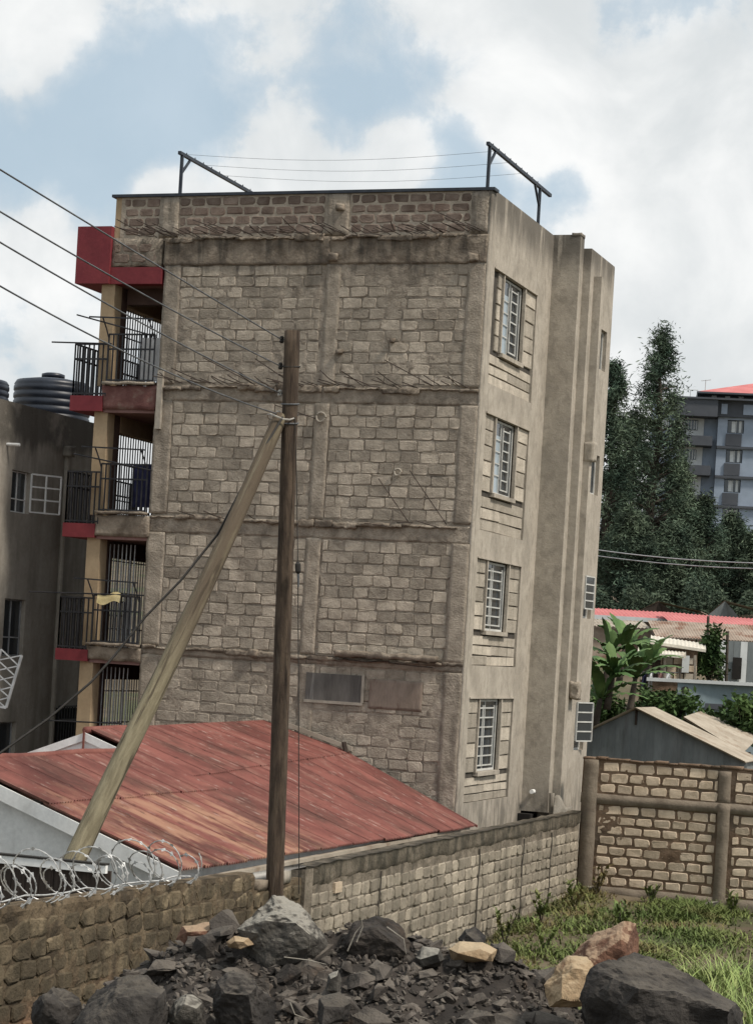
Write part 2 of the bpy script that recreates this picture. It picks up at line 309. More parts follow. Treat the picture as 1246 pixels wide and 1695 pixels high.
def stone_shape(w, h, d, rnd, cut=.22, wob=.06, chamf=.012):
    """a dressed stone lying in the plane x,z; its face looks to -y; origin at its centre on the mortar plane"""
    def ring(k, y):
        pts = []
        for sx, sz in ((-1, -1), (1, -1), (1, 1), (-1, 1)):
            cx, cz = sx * (w / 2 - k), sz * (h / 2 - k)
            c = min(w, h) * cut * rs[(sx, sz)]
            first, second = (cx, cz - sz * c), (cx - sx * c, cz)
            if sx * sz < 0: first, second = second, first
            pts += [first, second]
        return [(x + jx, y, z + jz) for (x, z), (jx, jz) in zip(pts, jit)]
    rs = {k: rnd.uniform(.3, 1.4) for k in ((-1, -1), (1, -1), (1, 1), (-1, 1))}
    jit = [(rnd.uniform(-1, 1) * h * wob, rnd.uniform(-1, 1) * h * wob) for _ in range(8)]
    r0, r1 = ring(0, .012), ring(0, -d + chamf); r2 = ring(chamf, -d)
    r1 = [(x, y + rnd.uniform(-.006, .006), z) for x, y, z in r1]
    r2 = [(x, y + rnd.uniform(-.006, .006), z) for x, y, z in r2]
    v = r0 + r1 + r2
    f = []
    for a, b in ((0, 8), (8, 16)):
        for k in range(8): f.append((a + k, a + (k + 1) % 8, b + (k + 1) % 8, b + k))
    f.append(tuple(range(16, 24)))
    return v, f
def stone_variants(name, mat_, n, w=.36, h=.2, d=.028, seed=1, **k):
    rnd = random.Random(seed); out = []
    for i in range(n):
        b = MB(); v, f = stone_shape(w, h, d, rnd, **k); b.poly(v, f, rnd.uniform(-.24, .30)); out.append(b.mesh(name, mat_))
    return out
def coursing(x0, x1, z0, z1, pitch_x, pitch_z, rnd, joint=.03, var=.1):
    """centre and size of every stone of a panel laid in courses"""
    n = max(1, round((z1 - z0) / pitch_z)); hz = (z1 - z0) / n; out = []
    for j in range(n):
        x = x0 - (pitch_x * .5 if j % 2 else 0) + rnd.uniform(-.06, .06)
        zc = z0 + (j + .5) * hz
        while x < x1 - .06:
            wdt = pitch_x * rnd.uniform(1 - var, 1 + var)
            a, b = max(x, x0), min(x + wdt, x1)
            if b - a > .1: out.append(((a + b) / 2, zc + rnd.uniform(-.006, .006), b - a - joint, hz - joint * rnd.uniform(.75, 1.25)))
            x += wdt
    return out
def place_stones(name, stones, variants, parent, frame, rnd, base=(.36, .2), d=1.):
    """separate stone objects; frame maps panel (x,z) to the world and turns them"""
    for (x, z, w, h) in stones:
        o = link(name, rnd.choice(variants), parent); o.location = frame[0] + frame[1] * x + Vector((0, 0, z))
        o.rotation_euler = (0, rnd.uniform(-.012, .012), frame[2]); o.scale = (w / base[0], d * rnd.uniform(.7, 1.25), h / base[1])
def join_stones(mb, stones, frame, rnd, d=.028, mi=0, **k):
    rot = Matrix.Rotation(frame[2], 3, 'Z')
    for (x, z, w, h) in stones:
        v, f = stone_shape(w, h, d * rnd.uniform(.7, 1.25), rnd, **k); o = frame[0] + frame[1] * x + Vector((0, 0, z))
        mb.poly([rot @ Vector(p) + o for p in v], f, rnd.uniform(-.22, .26), mi)
FRONT = lambda y: (Vector((0, y, 0)), Vector((1, 0, 0)), 0.)          # looks towards -y
SIDE = lambda x: (Vector((x, 0, 0)), Vector((0, 1, 0)), R(90))        # looks towards +x

def holed_wall(mb, frame, rect, holes, depth, mi=0):
    """sheet with rectangular openings and their reveals; frame = (origin, along, outward normal)"""
    o, ax, nn = frame; up = Vector((0, 0, 1))
    a0, a1, b0, b1 = rect
    A = sorted({a0, a1} | {h[0] for h in holes} | {h[1] for h in holes}); B = sorted({b0, b1} | {h[2] for h in holes} | {h[3] for h in holes})
    P = lambda a, b, d=0: o + ax * a + up * b - nn * d
    inside = lambda a, b: any(h[0] < a < h[1] and h[2] < b < h[3] for h in holes)
    for i in range(len(A) - 1):
        for j in range(len(B) - 1):
            if not inside((A[i] + A[i + 1]) / 2, (B[j] + B[j + 1]) / 2):
                mb.face([P(A[i], B[j]), P(A[i + 1], B[j]), P(A[i + 1], B[j + 1]), P(A[i], B[j + 1])], 0, mi)
    for (h0, h1, k0, k1) in holes:
        for (p, q) in (((h0, k0), (h1, k0)), ((h1, k0), (h1, k1)), ((h1, k1), (h0, k1)), ((h0, k1), (h0, k0))):
            mb.face([P(*p), P(*q), P(*q, depth), P(*p, depth)], 0, mi)

# ------------------------------------------------------------------ ground
def ground_z(x, y):
    def lerp(a, b, t): t = max(0, min(1, t)); t = t * t * (3 - 2 * t); return a + (b - a) * t
    n = noise.noise(Vector((x * .25, y * .25, 0))) * .12 + noise.noise(Vector((x * .9, y * .9, 3))) * .05
    lot = lerp(-5.55, -5.12, (y + 6) / 11)
    yard = -4.55
    z = lerp(yard, lot, (x - 1.14) / .12) if y < 5.2 else lerp(yard, lot, (x - 1.0) / .5)
    r_ = (y - CY)
    if y > 5.3: z = lerp(z, -3.4, (y - 5.3) / 8)
    if y > 14: z = lerp(z, 1.3, (y - 14) / 30)
    if y > 44: z = lerp(z, 3.0, (y - 44) / 20)
    if y > 70: z = lerp(z, 8.5, (y - 70) / 90)
    return z + n
xs = sorted(set([-900, -500, -260, -140, -80, -50] + [i * 1.0 for i in range(-36, 37)] + [.9, 1.0, 1.1, 1.14, 1.17, 1.2, 1.23, 1.26, 1.3, 1.4, 1.6, 50, 80, 140, 260, 500, 900] + [2 + .4 * i for i in range(16)]))
ys = sorted(set([-600, -300, -150, -90] + [-70 + 2.0 * i for i in range(24)] + [-22 + .6 * i for i in range(50)] + [8 + 2 * i for i in range(60)] + [140, 160, 180, 220, 300, 450, 700, 1200, 2000]))
b = MB(); nx = len(xs)
b.poly([(x, y, ground_z(x, y)) for y in ys for x in xs], [(j * nx + i, j * nx + i + 1, (j + 1) * nx + i + 1, (j + 1) * nx + i) for j in range(len(ys) - 1) for i in range(nx - 1)])
tag(b.build('ground', M['ground'], smooth=True), 'brown earth ground with patches of grass', 'ground', kind='structure')

# ================================================================== the block of flats
BLD = thing('apartment_building', 'tall unfinished four storey grey stone block of flats with red balcony edges', 'building')
GZ = -4.7
TOP = 9.55
slab = [8.6, 5.45, 2.65, -.15]                                      # upper edge of each rough slab band
bandb = [8.02, 5.02, 2.20, -.42]
# front wall: a recessed mortar sheet, stones proud of it
def relief(y_or_x, a0, a1, z0, z1, axis, step=.04, base=.009, amp=.020, seed=0.):
    b = MB()
    def f(s_, t_):
        a, z = a0 + (a1 - a0) * s_, z0 + (z1 - z0) * t_
        k_ = 1.0 if (z > 5.3 or z < -.3) else .6
        d = base * k_ + amp * k_ * (noise.noise(Vector((a * 1.3, z * 1.6, seed))) + .7 * noise.noise(Vector((a * 5, z * 6, seed + 4))) + .5 * noise.noise(Vector((a * 13, z * 15, seed + 9))))
        return Vector((a, y_or_x - d, z)) if axis == 'front' else Vector((y_or_x + d, a, z))
    b.grid(f, int((a1 - a0) / step), int((z1 - z0) / step)); return b
relief(0, -7.2, -.04, GZ, 8.3, 'front').build('front_wall', M['mortar'], BLD, True)
box('front_wall_backing', -7.2, -.04, .03, .3, GZ, 8.3, M['mortar'], BLD)
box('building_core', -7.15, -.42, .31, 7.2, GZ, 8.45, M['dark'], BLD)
box('rear_wall', -8.4, .78, 7.21, 7.4, GZ, 9.3, M['plaster'], BLD)
box('roof_slab', -8.5, -.05, .2, 7.2, 8.46, 8.7, M['concrete'], BLD)
box('parapet_wall', -8.36, -.04, .01, .22, 8.55, 9.5, M['mortar_light'], BLD)
box('parapet_wall', -8.5, -8.36, .02, 7.2, 8.3, 9.5, M['yellow'], BLD, 'ochre end of the roof parapet')
box('parapet_cap', -8.58, .06, -.05, .26, 9.5, 9.56, M['navy_steel'], BLD, 'thin dark flashing along the roof edge')
rnd = random.Random(11)
vs_stone = stone_variants('block', M['stone'], 18, seed=3, d=.022, cut=.13, wob=.06, chamf=.006)
lb, rb = (-6.84, -3.6), (-3.24, -.40)
zones = {4: (5.5, 8.0), 3: (2.72, 5.1), 2: (-.1, 2.28), 1: (-3.55, -.35)}
rest = MB()
for st, (z0, z1) in zones.items():
    for (x0, x1) in (lb, rb):
        s = coursing(x0, x1, z0, z1, .385, .232, rnd, .025 if st in (2, 3) else .022, .2)
        if st in (2, 3): place_stones('block', s, vs_stone, BLD, FRONT(0), rnd, d=1.05)
        else: join_stones(rest, s, FRONT(0), rnd, .020 if st == 4 else .017, wob=.07, cut=.14)
for (x0, x1) in ((-8.3, -7.42), (-6.98, -3.62), (-3.05, -.42)):
    join_stones(rest, coursing(x0, x1, 8.66, 9.48, .37, .205, rnd, .045, .1), FRONT(.01), rnd, .014, 1)
o = rest.build('blockwork', [M['stone'], M['stone_brown']], BLD); o['kind'] = 'stuff'
# columns, one length per storey and never quite in line
for st, (z0, z1) in zones.items():
    dx = {4: .10, 3: .02, 2: 0, 1: .03}[st]
    rbox('column', -7.27 + dx * .4, -6.85, -.028 - .006 * (st % 2), .1, z0 - .02, z1 + .02, M['concrete'], BLD, .06, .012)
    rbox('column', -3.6 + dx, -3.28 + dx, -.028, .1, z0 - .02, z1 + .02, M['concrete'], BLD, .06, .012)
    rbox('column', -.42, -.035, -.024 - .008 * (st % 3), .1, z0 - .02, z1 + .02, M['concrete'], BLD, .06, .012)
for (x0, x1) in ((-7.42, -6.98), (-3.62, -3.08), (-.42, -.04)):
    rbox('column', x0, x1, -.02, .1, 8.62, 9.49, M['concrete'], BLD)
# rough slab bands with lumpy edges
for i, (z1, z0) in enumerate(zip(slab, bandb)):
    for (x0, x1) in ((-7.25, -3.45), (-3.44, -.03)):
        rbox('slab_band', x0, x1, (-.04 if i == 0 else -.016), .1, z0 + (0 if i == 0 else .1), z1, M['band'] if i == 0 else M['mortar'], BLD, .05, .016)
        bb = MB()
        x = x0 + .03
        while x < x1 - .3:
            w = rnd.uniform(.25, .9); w = min(w, x1 - x)
            if True: bb.roughbox(x, x + w, -.045 - rnd.uniform(0, .06), -.0, z1 - rnd.uniform(.03, .12), z1 + rnd.uniform(-.04, .05), .04, .03, 0., 8.)
            x += w
        bb.build('broken_concrete_lip', M['band'], BLD, smooth=True, weld=True)
lip = MB(); lip.roughbox(-2.75, -.55, -.22, -.03, -.14, -.02, .06, .05); lip.build('broken_concrete_lip', M['band'], BLD, True, True)
# steel starter bars left sticking out of the slabs
def rebar(x, z, n=0):
    L = rnd.uniform(.35, 1.0); a = rnd.gauss(-.22, .16); up = rnd.gauss(.06, .12)
    p0 = Vector((x, -.02, z)); p1 = p0 + Vector((a * .25, -L * .6, up * L * .4)); p2 = p1 + Vector((a * .45 * L, -L * .4, up * L * rnd.uniform(.2, .8)))
    t = MB(); t.tube([p0, p1, p2], .0105, 4); t.build('rebar', M['rust'], BLD)
for (x0, x1, z, cnt) in ((-7.9, -6.9, 8.68, 14), (-6.9, -.1, 8.66, 62), (-7.0, -.15, 5.5, 44), (-6.9, -4.0, 2.68, 3), (-1.9, -.4, 2.66, 3)):
    for k in range(cnt): rebar(x0 + (x1 - x0) * (k + rnd.random()) / cnt, z + rnd.uniform(-.06, .05))
for (a, b_) in (((-1.35, -.05, 2.68), (-1.95, -.4, 3.55)), ((-.55, -.05, 2.68), (-1.25, -.5, 3.72)), ((-1.0, -.06, 5.5), (-1.9, -.6, 5.95)), ((-5.0, -.05, 5.5), (-5.9, -.7, 5.95)), ((-4.1, -.05, 5.5), (-4.75, -.6, 5.95)), ((-3.5, -.05, 4.78), (-4.35, -.35, 5.02)), ((-.2, -.05, 8.66), (-1.15, -.4, 9.05))):
    t = MB(); t.tube([a, b_], .011, 5); t.build('rebar', M['rust'], BLD)
for (x, z) in ((-3.3, -.12), (-2.6, -.18), (-1.6, -.2)):
    t = MB(); t.tube([(x, -.1, z), (x + .5, -.14, z - .03), (x + 1.0, -.09, z - .01 + rnd.uniform(-.04, .04))], .011, 5); t.build('rebar', M['rust'], BLD)
# odd bits on the front wall
for (x, z, r_) in ((-3.42, 4.82, .1), (-1.66, 3.72, .07)):
    t = MB(); t.tube([(x + r_ * math.cos(a * .5), -.05 - .004 * a, z + r_ * math.sin(a * .5)) for a in range(13)], .022, 6); t.build('pipe_ring', M['plaster'], BLD)
for (x, z, w) in ((-3.27, 9.18, .16), (-3.35, 8.15, .2), (-3.1, 6.2, .12), (-.3, 8.12, .2), (-1.95, 6.42, .1), (-4.65, -.16, .16)):
    t = MB(); t.roughbox(x - w / 2, x + w / 2, -.12, .0, z - w * .4, z + w * .4, .05, .04); t.build('cement_lump', M['band'], BLD, True, True)
box('vent_panel', -3.42, -2.18, -.05, .02, -1.06, -.5, M['dirt'], BLD, 'streaked grey panel set into the ground floor wall')
box('vent_panel_frame', -3.44, -2.14, -.06, -.045, -1.12, -1.06, M['plaster'], BLD)
box('vent_panel_frame', -2.18, -2.12, -.061, -.045, -1.06, -.48, M['plaster'], BLD)
rbox('vent_panel', -2.02, -.86, -.034, .02, -1.16, -.55, M['patch'], BLD, .06, .008)
box('downpipe', -7.2, -7.08, -.13, -.04, 4.5, 5.75, M['plaster'], BLD, 'short pale drain pipe at the left column')

# ---- side wall with its framed stone panels and windows
sw = MB()
ptop = [8.0, 5.03, 2.05, -.84]; pbot = [5.65, 2.64, -.15, -3.0]; wbot = [6.37, 3.45, .58, -2.38]
PY0, PY1, WY0, WY1 = .45, 3.7, 1.22, 2.78
SF = (Vector((0, 0, 0)), Vector((0, 1, 0)), Vector((1, 0, 0)))
holed_wall(sw, SF, (0, 4.8, GZ, TOP), [(PY0, PY1, a, b_) for a, b_ in zip(pbot, ptop)], .07)
sw.face([(0, 0, GZ), (0, 0, TOP), (-.04, 0, TOP), (-.04, 0, GZ)])
sw.face([(0, 0, TOP), (0, 4.8, TOP), (-.2, 4.8, TOP), (-.2, 0, TOP)]); sw.face([(-.2, 0, 8.6), (-.2, 4.8, 8.6), (-.2, 4.8, TOP), (-.2, 0, TOP)])
sw.build('side_wall', M['plaster'], BLD)
rbox('corner_quoin', -.05, .012, -.022, .14, GZ, 9.5, M['plaster'], BLD, .1, .008)
pan = MB()
for k in range(4):
    holed_wall(pan, (Vector((-.07, 0, 0)), SF[1], SF[2]), (PY0, PY1, pbot[k], ptop[k]), [(WY0, WY1, wbot[k], ptop[k])], .22)
pan.build('panel_backing', M['groove'], BLD)
clad = stone_variants('cladding_block', M['clad'], 8, w=.7, h=.27, d=.045, seed=9, cut=.03, wob=.012, chamf=.006)
def clad_row(y0, y1, z0, z1):
    place_stones('cladding_block', [((y0 + y1) / 2, (z0 + z1) / 2, y1 - y0, z1 - z0)], clad, BLD, SIDE(-.07), rnd, (.7, .27), .8)
for k in range(4):
    h = ptop[k] - wbot[k]; n = 5; y0 = PY0 + (.42 if k == 0 else 0)
    for j in range(n):
        a, b_ = wbot[k] - .0 + h * j / n + .012, wbot[k] + h * (j + 1) / n - .012
        clad_row(y0 + .01, WY0 - .1, a, b_); clad_row(WY1 + .1, PY1 - .02, a, b_)
    hb = wbot[k] - .1 - pbot[k]; n = 3
    for j in range(n):
        a, b_ = pbot[k] + hb * j / n + .012, pbot[k] + hb * (j + 1) / n - .012
        for (p, q) in ((PY0 + .01, 1.62 + .3 * (j % 2)), (1.635 + .3 * (j % 2), PY1 - .02)): clad_row(p, q, a, b_)
def window(parent, x, y0, y1, z0, z1, k, style):
    """steel casement: frame (the part), panes, bars, sill"""
    f = MB(); t = .045; xf = x
    f.box(xf - .03, xf, y0, y0 + t, z0, z1); f.box(xf - .03, xf, y1 - t, y1, z0, z1); f.box(xf - .031, xf + .001, y0 + t, y1 - t, z0, z0 + t); f.box(xf - .031, xf + .001, y0 + t, y1 - t, z1 - t, z1)
    ym = y0 + (y1 - y0) * .42
    f.box(xf - .029, xf - .001, ym - .02, ym + .02, z0 + t, z1 - t)
    w = f.build('window', M['window_paint'], parent)
    def pane(a, b_, c, d, m): return box('pane', xf - .024, xf - .016, a, b_, c, d, m, w)
    zt = z1 - (z1 - z0) * .2
    if style == 'mixed':
        pane(y0 + t, ym - .02, z0 + t, zt, M['skyglass']); pane(ym + .02, y1 - t, z0 + t, zt, M['glass']); pane(y0 + t, y1 - t, zt + .001, z1 - t, M['glass'])
    else:
        pane(y0 + t, ym - .02, z0 + t, z1 - t, M['glass']); pane(ym + .02, y1 - t, z0 + t, z1 - t, M['glass'])
    g_ = MB(); nb = 6
    g0, g1 = (ym + .06, y1 - .32) if style == 'mixed' else (y0 + .07, y1 - .30)
    vb = (g0, g1) if style != 'bars' else (g0, y0 + (g1 - y0) * .33, y0 + (g1 - y0) * .42, g1)
    for yy in vb: g_.box(xf + .012, xf + .036, yy - .016, yy + .016, z0 + .1, z1 - .12)
    for j in range(nb + 1):
        zz = z0 + .12 + (z1 - z0 - .3) * j / nb; g_.box(xf + .018, xf + .03, g0, g1, zz - .014, zz + .014)
    if style == 'mixed':
        for j in range(4): zz = z0 + .4 + j * .25; g_.box(xf + .002, xf + .012, y0 + t, ym - .02, zz - .012, zz + .012)
    g_.build('grille', M['window_paint'], w)
    s = MB(); s.box(-.12, .045, y0 - .05, y1 + .05, z0 - .09, z0 - .005); s.build('sill', M['plaster'], w)
    return w
for k in range(4):
    window(BLD, -.085, WY0 + .03, WY1 - .03, wbot[k] + .01, ptop[k] - .02, k, ('mixed', 'mixed', 'bars', 'bars')[k])
    box('window_surround', -.06, .008, WY0 - .06, WY0 + .005, wbot[k] - .0, ptop[k], M['plaster'], BLD)
    box('window_surround', -.06, .010, WY1 - .005, WY1 + .06, wbot[k] - .0, ptop[k], M['plaster'], BLD)
    box('lintel_edge', -.05, .03, PY0 - .02, PY1 + .01, ptop[k] + .001, ptop[k] + .03, M['plaster'], BLD)
    c = MB(); c.grid(lambda a, b_: Vector((-.30 + .02 * math.sin(a * 40), WY0 + (WY1 - WY0) * (.05 + .5 * a), wbot[k] + .05 + (ptop[k] - wbot[k] - .1) * b_)), 24, 1); c.build('curtain', M['curtain'], BLD)
# stepped stair shaft beyond it
sh = MB()
sh.box(-.3, .62, 4.8, 5.12, -3.35, TOP + .02); sh.build('stair_shaft', M['plaster'], BLD)
ff = MB()
fw = [(6.08, 6.95, a, b_) for a, b_ in ((6.8, 7.72), (3.92, 4.84), (1.06, 2.0), (-1.98, -.9))]
holed_wall(ff, (Vector((.80, 0, 0)), Vector((0, 1, 0)), Vector((1, 0, 0))), (5.12, 7.3, GZ, 9.32), fw, .16)
ff.face([(.8, 5.12, GZ), (.8, 5.12, 9.32), (.3, 5.12, 9.32), (.3, 5.12, GZ)]); ff.face([(.8, 5.12, 9.32), (.8, 7.3, 9.32), (.3, 7.3, 9.32), (.3, 5.12, 9.32)])
ff.build('stair_wall', M['plaster'], BLD)
rbox('parapet_lip', .40, .63, 4.8, 5.12, TOP - .02, TOP + .06, M['plaster'], BLD, .06, .02)
dk = MB()
dk.box(.801, .98, 5.45, 5.68, 4.95, 8.75); dk.box(.801, .95, 5.42, 5.63, -.5, 4.62); dk.build('pipe_duct', M['plaster'], BLD)
rbox('duct_joint', .80, 1.04, 5.40, 5.72, 4.58, 5.0, M['plaster'], BLD, .06, .03)
rbox('duct_joint', .80, 1.02, 5.36, 5.66, -.78, -.42, M['concrete'], BLD, .06, .05)
for k, (y0, y1, z0, z1) in enumerate(fw):
    f = MB()
    for (a, b_, c, d) in ((y0, y0 + .05, z0, z1), (y1 - .05, y1, z0, z1)): f.box(.68, .71, a, b_, c, d)
    for (c, d) in ((z0, z0 + .05), (z1 - .05, z1)): f.box(.679, .711, y0 + .05, y1 - .05, c, d)
    w = f.build('window', M['window_paint'], BLD)
    box('pane', .66, .67, y0, y1, z0, z1, M['glass'], w)
    if k in (2, 3):      # casements hanging open
        cs = MB(); yy0 = y0 + .05; hh = z1 - z0
        pts = lambda a, b_: Vector((.82 + .05 * a + (.02 if k == 2 else .16 * a), yy0 + .62 * a, z0 + .22 + (hh - .2) * b_))
        for a in (0, 1): cs.bar(pts(a, 0), pts(a, 1), .04)
        for j in range(5): cs.bar(pts(0, j / 4), pts(1, j / 4), .03)
        cs.build('open_casement', M['window_paint'], w)
        gl = MB(); gl.face([pts(0, 0), pts(1, 0), pts(1, 1), pts(0, 1)]); gl.build('pane', M['glass'], w)
void = MB(); void.box(-.02, .3, 4.55, 4.79, -3.85, -3.4); void.build('dark_void_block', M['dark'], BLD)  # solid near-black block; the void's shade is put into its colour
t = MB(); t.tube([(.28, 4.78, -2.9), (.28, 4.6, -2.9)], .05, 10); t.build('waste_pipe', M['white_paint'], BLD)
t = MB(); t.tube([(.72, 4.7, -2.9), (.74, 4.68, -3.3), (.78, 4.7, -3.7)], .06, 10); t.build('waste_pipe', M['plaster'], BLD)
# ---- balcony bay at the left end
def rail(mb, a, b_, z0, z1, step=.115, mid=True, r_=.0135):
    a, b_ = Vector(a), Vector(b_); L = (b_ - a).length; n = max(2, round(L / step))
    for k in range(n + 1):
        p = a.lerp(b_, k / n); mb.bar((p.x, p.y, z0), (p.x, p.y, z1), r_ * 2)
    for z in ([z0 + .05, z1 - .32, z1] if mid else [z0, z1]): mb.bar((a.x, a.y, z), (b_.x, b_.y, z), r_ * 2.6)
floors = [5.42, 2.62, -.22, -3.1]; redz = [(4.86, 5.19), (2.12, 2.42), (-.56, -.31)]
box('bay_wall', -7.28, -7.2, .32, 7.2, GZ, 8.4, M['brownpaint'], BLD)
box('bay_wall', -8.42, -7.29, 5.2, 5.3, GZ, 8.4, M['brownpaint'], BLD)
# topmost storey: red fascia box, soffit and beams
b = MB(); b.box(-9.32, -8.505, -.12, 3.4, 7.62, 8.86); b.build('red_fascia', M['red'], BLD)
b = MB(); b.box(-8.504, -7.28, -.06, .25, 7.62, 7.98); b.build('red_fascia', M['red'], BLD)
box('soffit', -9.25, -7.28, .26, 5.2, 7.63, 7.7, M['soffit'], BLD)
box('inner_beam', -8.4, -7.28, .6, .85, 7.28, 7.625, M['brownpaint'], BLD)
rbox('rough_wall_end', -8.5, -7.3, -.05, .2, 7.99, 8.6, M['mortar'], BLD, .1, .03)
join = MB(); join_stones(join, coursing(-8.45, -7.4, 8.06, 8.5, .4, .21, rnd, .05), FRONT(-.045), rnd, .02); o = join.build('rough_blocks', M['stone_brown'], BLD)
for i, z in enumerate(floors):
    ztop = (7.62 if i == 0 else redz[i - 1][0])
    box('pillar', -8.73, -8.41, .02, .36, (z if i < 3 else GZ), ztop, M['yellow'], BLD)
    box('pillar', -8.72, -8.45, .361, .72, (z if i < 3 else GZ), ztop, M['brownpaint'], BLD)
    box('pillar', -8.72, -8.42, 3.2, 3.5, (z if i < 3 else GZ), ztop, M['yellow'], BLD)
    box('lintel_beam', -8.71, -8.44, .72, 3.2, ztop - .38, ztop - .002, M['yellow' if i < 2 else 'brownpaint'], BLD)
    if i < 3:
        z0, z1 = redz[i]
        bl = MB(); bl.box(-9.28, -8.5, -.1, 3.4, z0, z1); bal = bl.build('balcony', M['red'], BLD)
        box('soffit', -8.499, -7.28, -.02, 5.2, z0 - .02, z0 + .12, M['soffit'], bal)
        box('floor_slab', -8.499, -7.28, .3, 5.2, z0 + .121, z - .05, M['concrete'], bal)
        rbox('rough_edge_beam', -8.52, -7.24, -.08, .28, z0 + .05, z - .0, M['oldred' if i == 0 else 'band'], bal, .08, .025)
        rbox('plank', -8.5, -7.3, -.16, .05, z + .02, z + .08, M['band'] if i else M['concrete'], bal, .1, .03)
        ra = MB()
        rail(ra, (-9.24, -.06, 0), (-8.45, -.06, 0), z1, z1 + 1.12)
        rail(ra, (-9.24, -.06, 0), (-9.24, 3.3, 0), z1, z1 + 1.12)
        rail(ra, (-8.42, -.10, 0), (-7.32, -.10, 0), z + .06, z + 1.1)
        for xx in (-8.42, -7.34):       # outward curling stays
            ra.tube([(xx, -.1, z + 1.0), (xx - .02, -.2, z + 1.2), (xx - .06, -.32, z + 1.42)], .016, 6)
        ra.bar((-8.8, -.34, z + 1.44), (-7.3, -.30, z + 1.40), .03)
        ra.build('railing', M['black_steel'], bal)
    # barred side opening of the corridor
    gr = MB(); y = .8
    while y < 3.15: gr.bar((-8.58, y, z), (-8.58, y, ztop - .38), .022); y += .125
    for zz in (z + .4, z + 1.2, z + 1.9): gr.bar((-8.58, .75, zz), (-8.58, 3.2, zz), .026)
    gr.build('side_grille', M['black_steel'] if i < 2 else M['grey_steel'], BLD)  # lower floors: pale bar colour stands in for bright background between bars
    gr = MB(); x = -8.4
    while i > 1 and x < -7.75: gr.bar((x, .5, z), (x, .5, ztop - .1), .02); x += .1
    if i > 1: gr.build('front_grille', M['grey_steel'], BLD)  # pale bars stand in for the bright gaps between dark bars
for (p0, p1) in (((-9.75, -.2, 6.33), (-8.3, -.2, 6.3)), ((-9.1, -.35, 6.9), (-7.4, -.15, 6.5)), ((-9.95, -.2, .88), (-7.2, -.2, .92)), ((-9.5, -.1, -1.9), (-7.6, -.1, -1.85)), ((-9.0, -.3, 3.9), (-7.2, -.15, 3.6))):
    t = MB(); t.tube([p0, p1], .018, 6); t.build('drying_rod', M['black_steel'], BLD)
st = MB(); st.box(-8.3, -7.4, 2.2, 3.2, -3.1, -1.0)
for (z, m_) in ((5.5, 'cloth2'), (2.75, 'cloth3')):
    c = MB(); c.grid(lambda a, b_: Vector((-7.95 + .5 * a, .55 + .03 * math.sin(9 * a), z + .1 + .95 * b_)), 10, 3)
    tag(c.build('hanging_cloth', M[m_]), ('white cloth hung inside the top floor balcony' if m_ == 'cloth2' else 'dark blue cloth hung behind the second balcony railing'), 'cloth')
c = MB(); c.grid(lambda a, b_: Vector((-8.28 + .55 * a, -.2 - .05 * b_, .92 - .20 * b_ - .05 * math.sin(6 * a))), 12, 3)
tag(c.build('hanging_cloth', M['cloth1']), 'yellow cloths drying on the rod of the third balcony', 'cloth')
t = MB(); sk = lambda a, b_: Vector((.85 + .28 * a, 4.45 + .5 * a - .12 * b_, -2.95 - .75 * b_ + .08 * math.sin(7 * a + 3 * b_) - .25 * a))
t.grid(sk, 14, 10); o = t.build('sacking', M['sack'], smooth=True); so_ = o.modifiers.new('thick', 'SOLIDIFY'); so_.thickness = .02
tag(o, 'grey sacking draped at the foot of the stair shaft', 'sack')
# clothes line frames on the roof
def clothes_frame(label, x, y0, y1, zb, zt, ext, near_post=True, far_post=True):
    e = thing('clothesline_rack', label, 'clothesline frame', 'roof clothesline frames')
    m_ = M['navy_steel']
    t = MB(); t.bar((x, y0 - .15, zt), (x, y1 + ext, zt), .07); t.build('crossbar', m_, e)
    for (yy, s) in ((y0, 1), (y1, -1)):
        t = MB(); t.bar((x, yy, zb), (x, yy, zt - .035), .06); t.build('post', m_, e)
        t = MB(); t.bar((x, yy, zt - .42), (x, yy + s * .42, zt - .03), .045); t.build('brace', m_, e)
    h = MB()
    for k in range(9): yy = y0 + (y1 - y0) * (k + .5) / 9; h.tube([(x, yy, zt + .03), (x, yy, zt + .08)], .012, 5)
    h.build('line_hook', m_, e)
clothes_frame('dark steel clothesline frame above the near right roof corner', -.12, .02, 3.85, 9.5, 10.43, .85)
clothes_frame('dark steel clothesline frame above the left part of the roof', -7.2, .45, 4.4, 8.7, 10.52, .2)
for k, y in enumerate((.6, 1.6, 2.6)):
    t = MB(); t.tube([Vector((-7.2, y, 10.55)).lerp(Vector((-.12, y, 10.45)), i / 12) - Vector((0, 0, .16 * math.sin(math.pi * i / 12))) for i in range(13)], .0035, 4)
    tag(t.build('clothesline', M['wire']), ('nearest', 'middle', 'farthest')[k] + ' of the thin clotheslines strung between the two roof frames', 'clothesline', 'roof clotheslines')

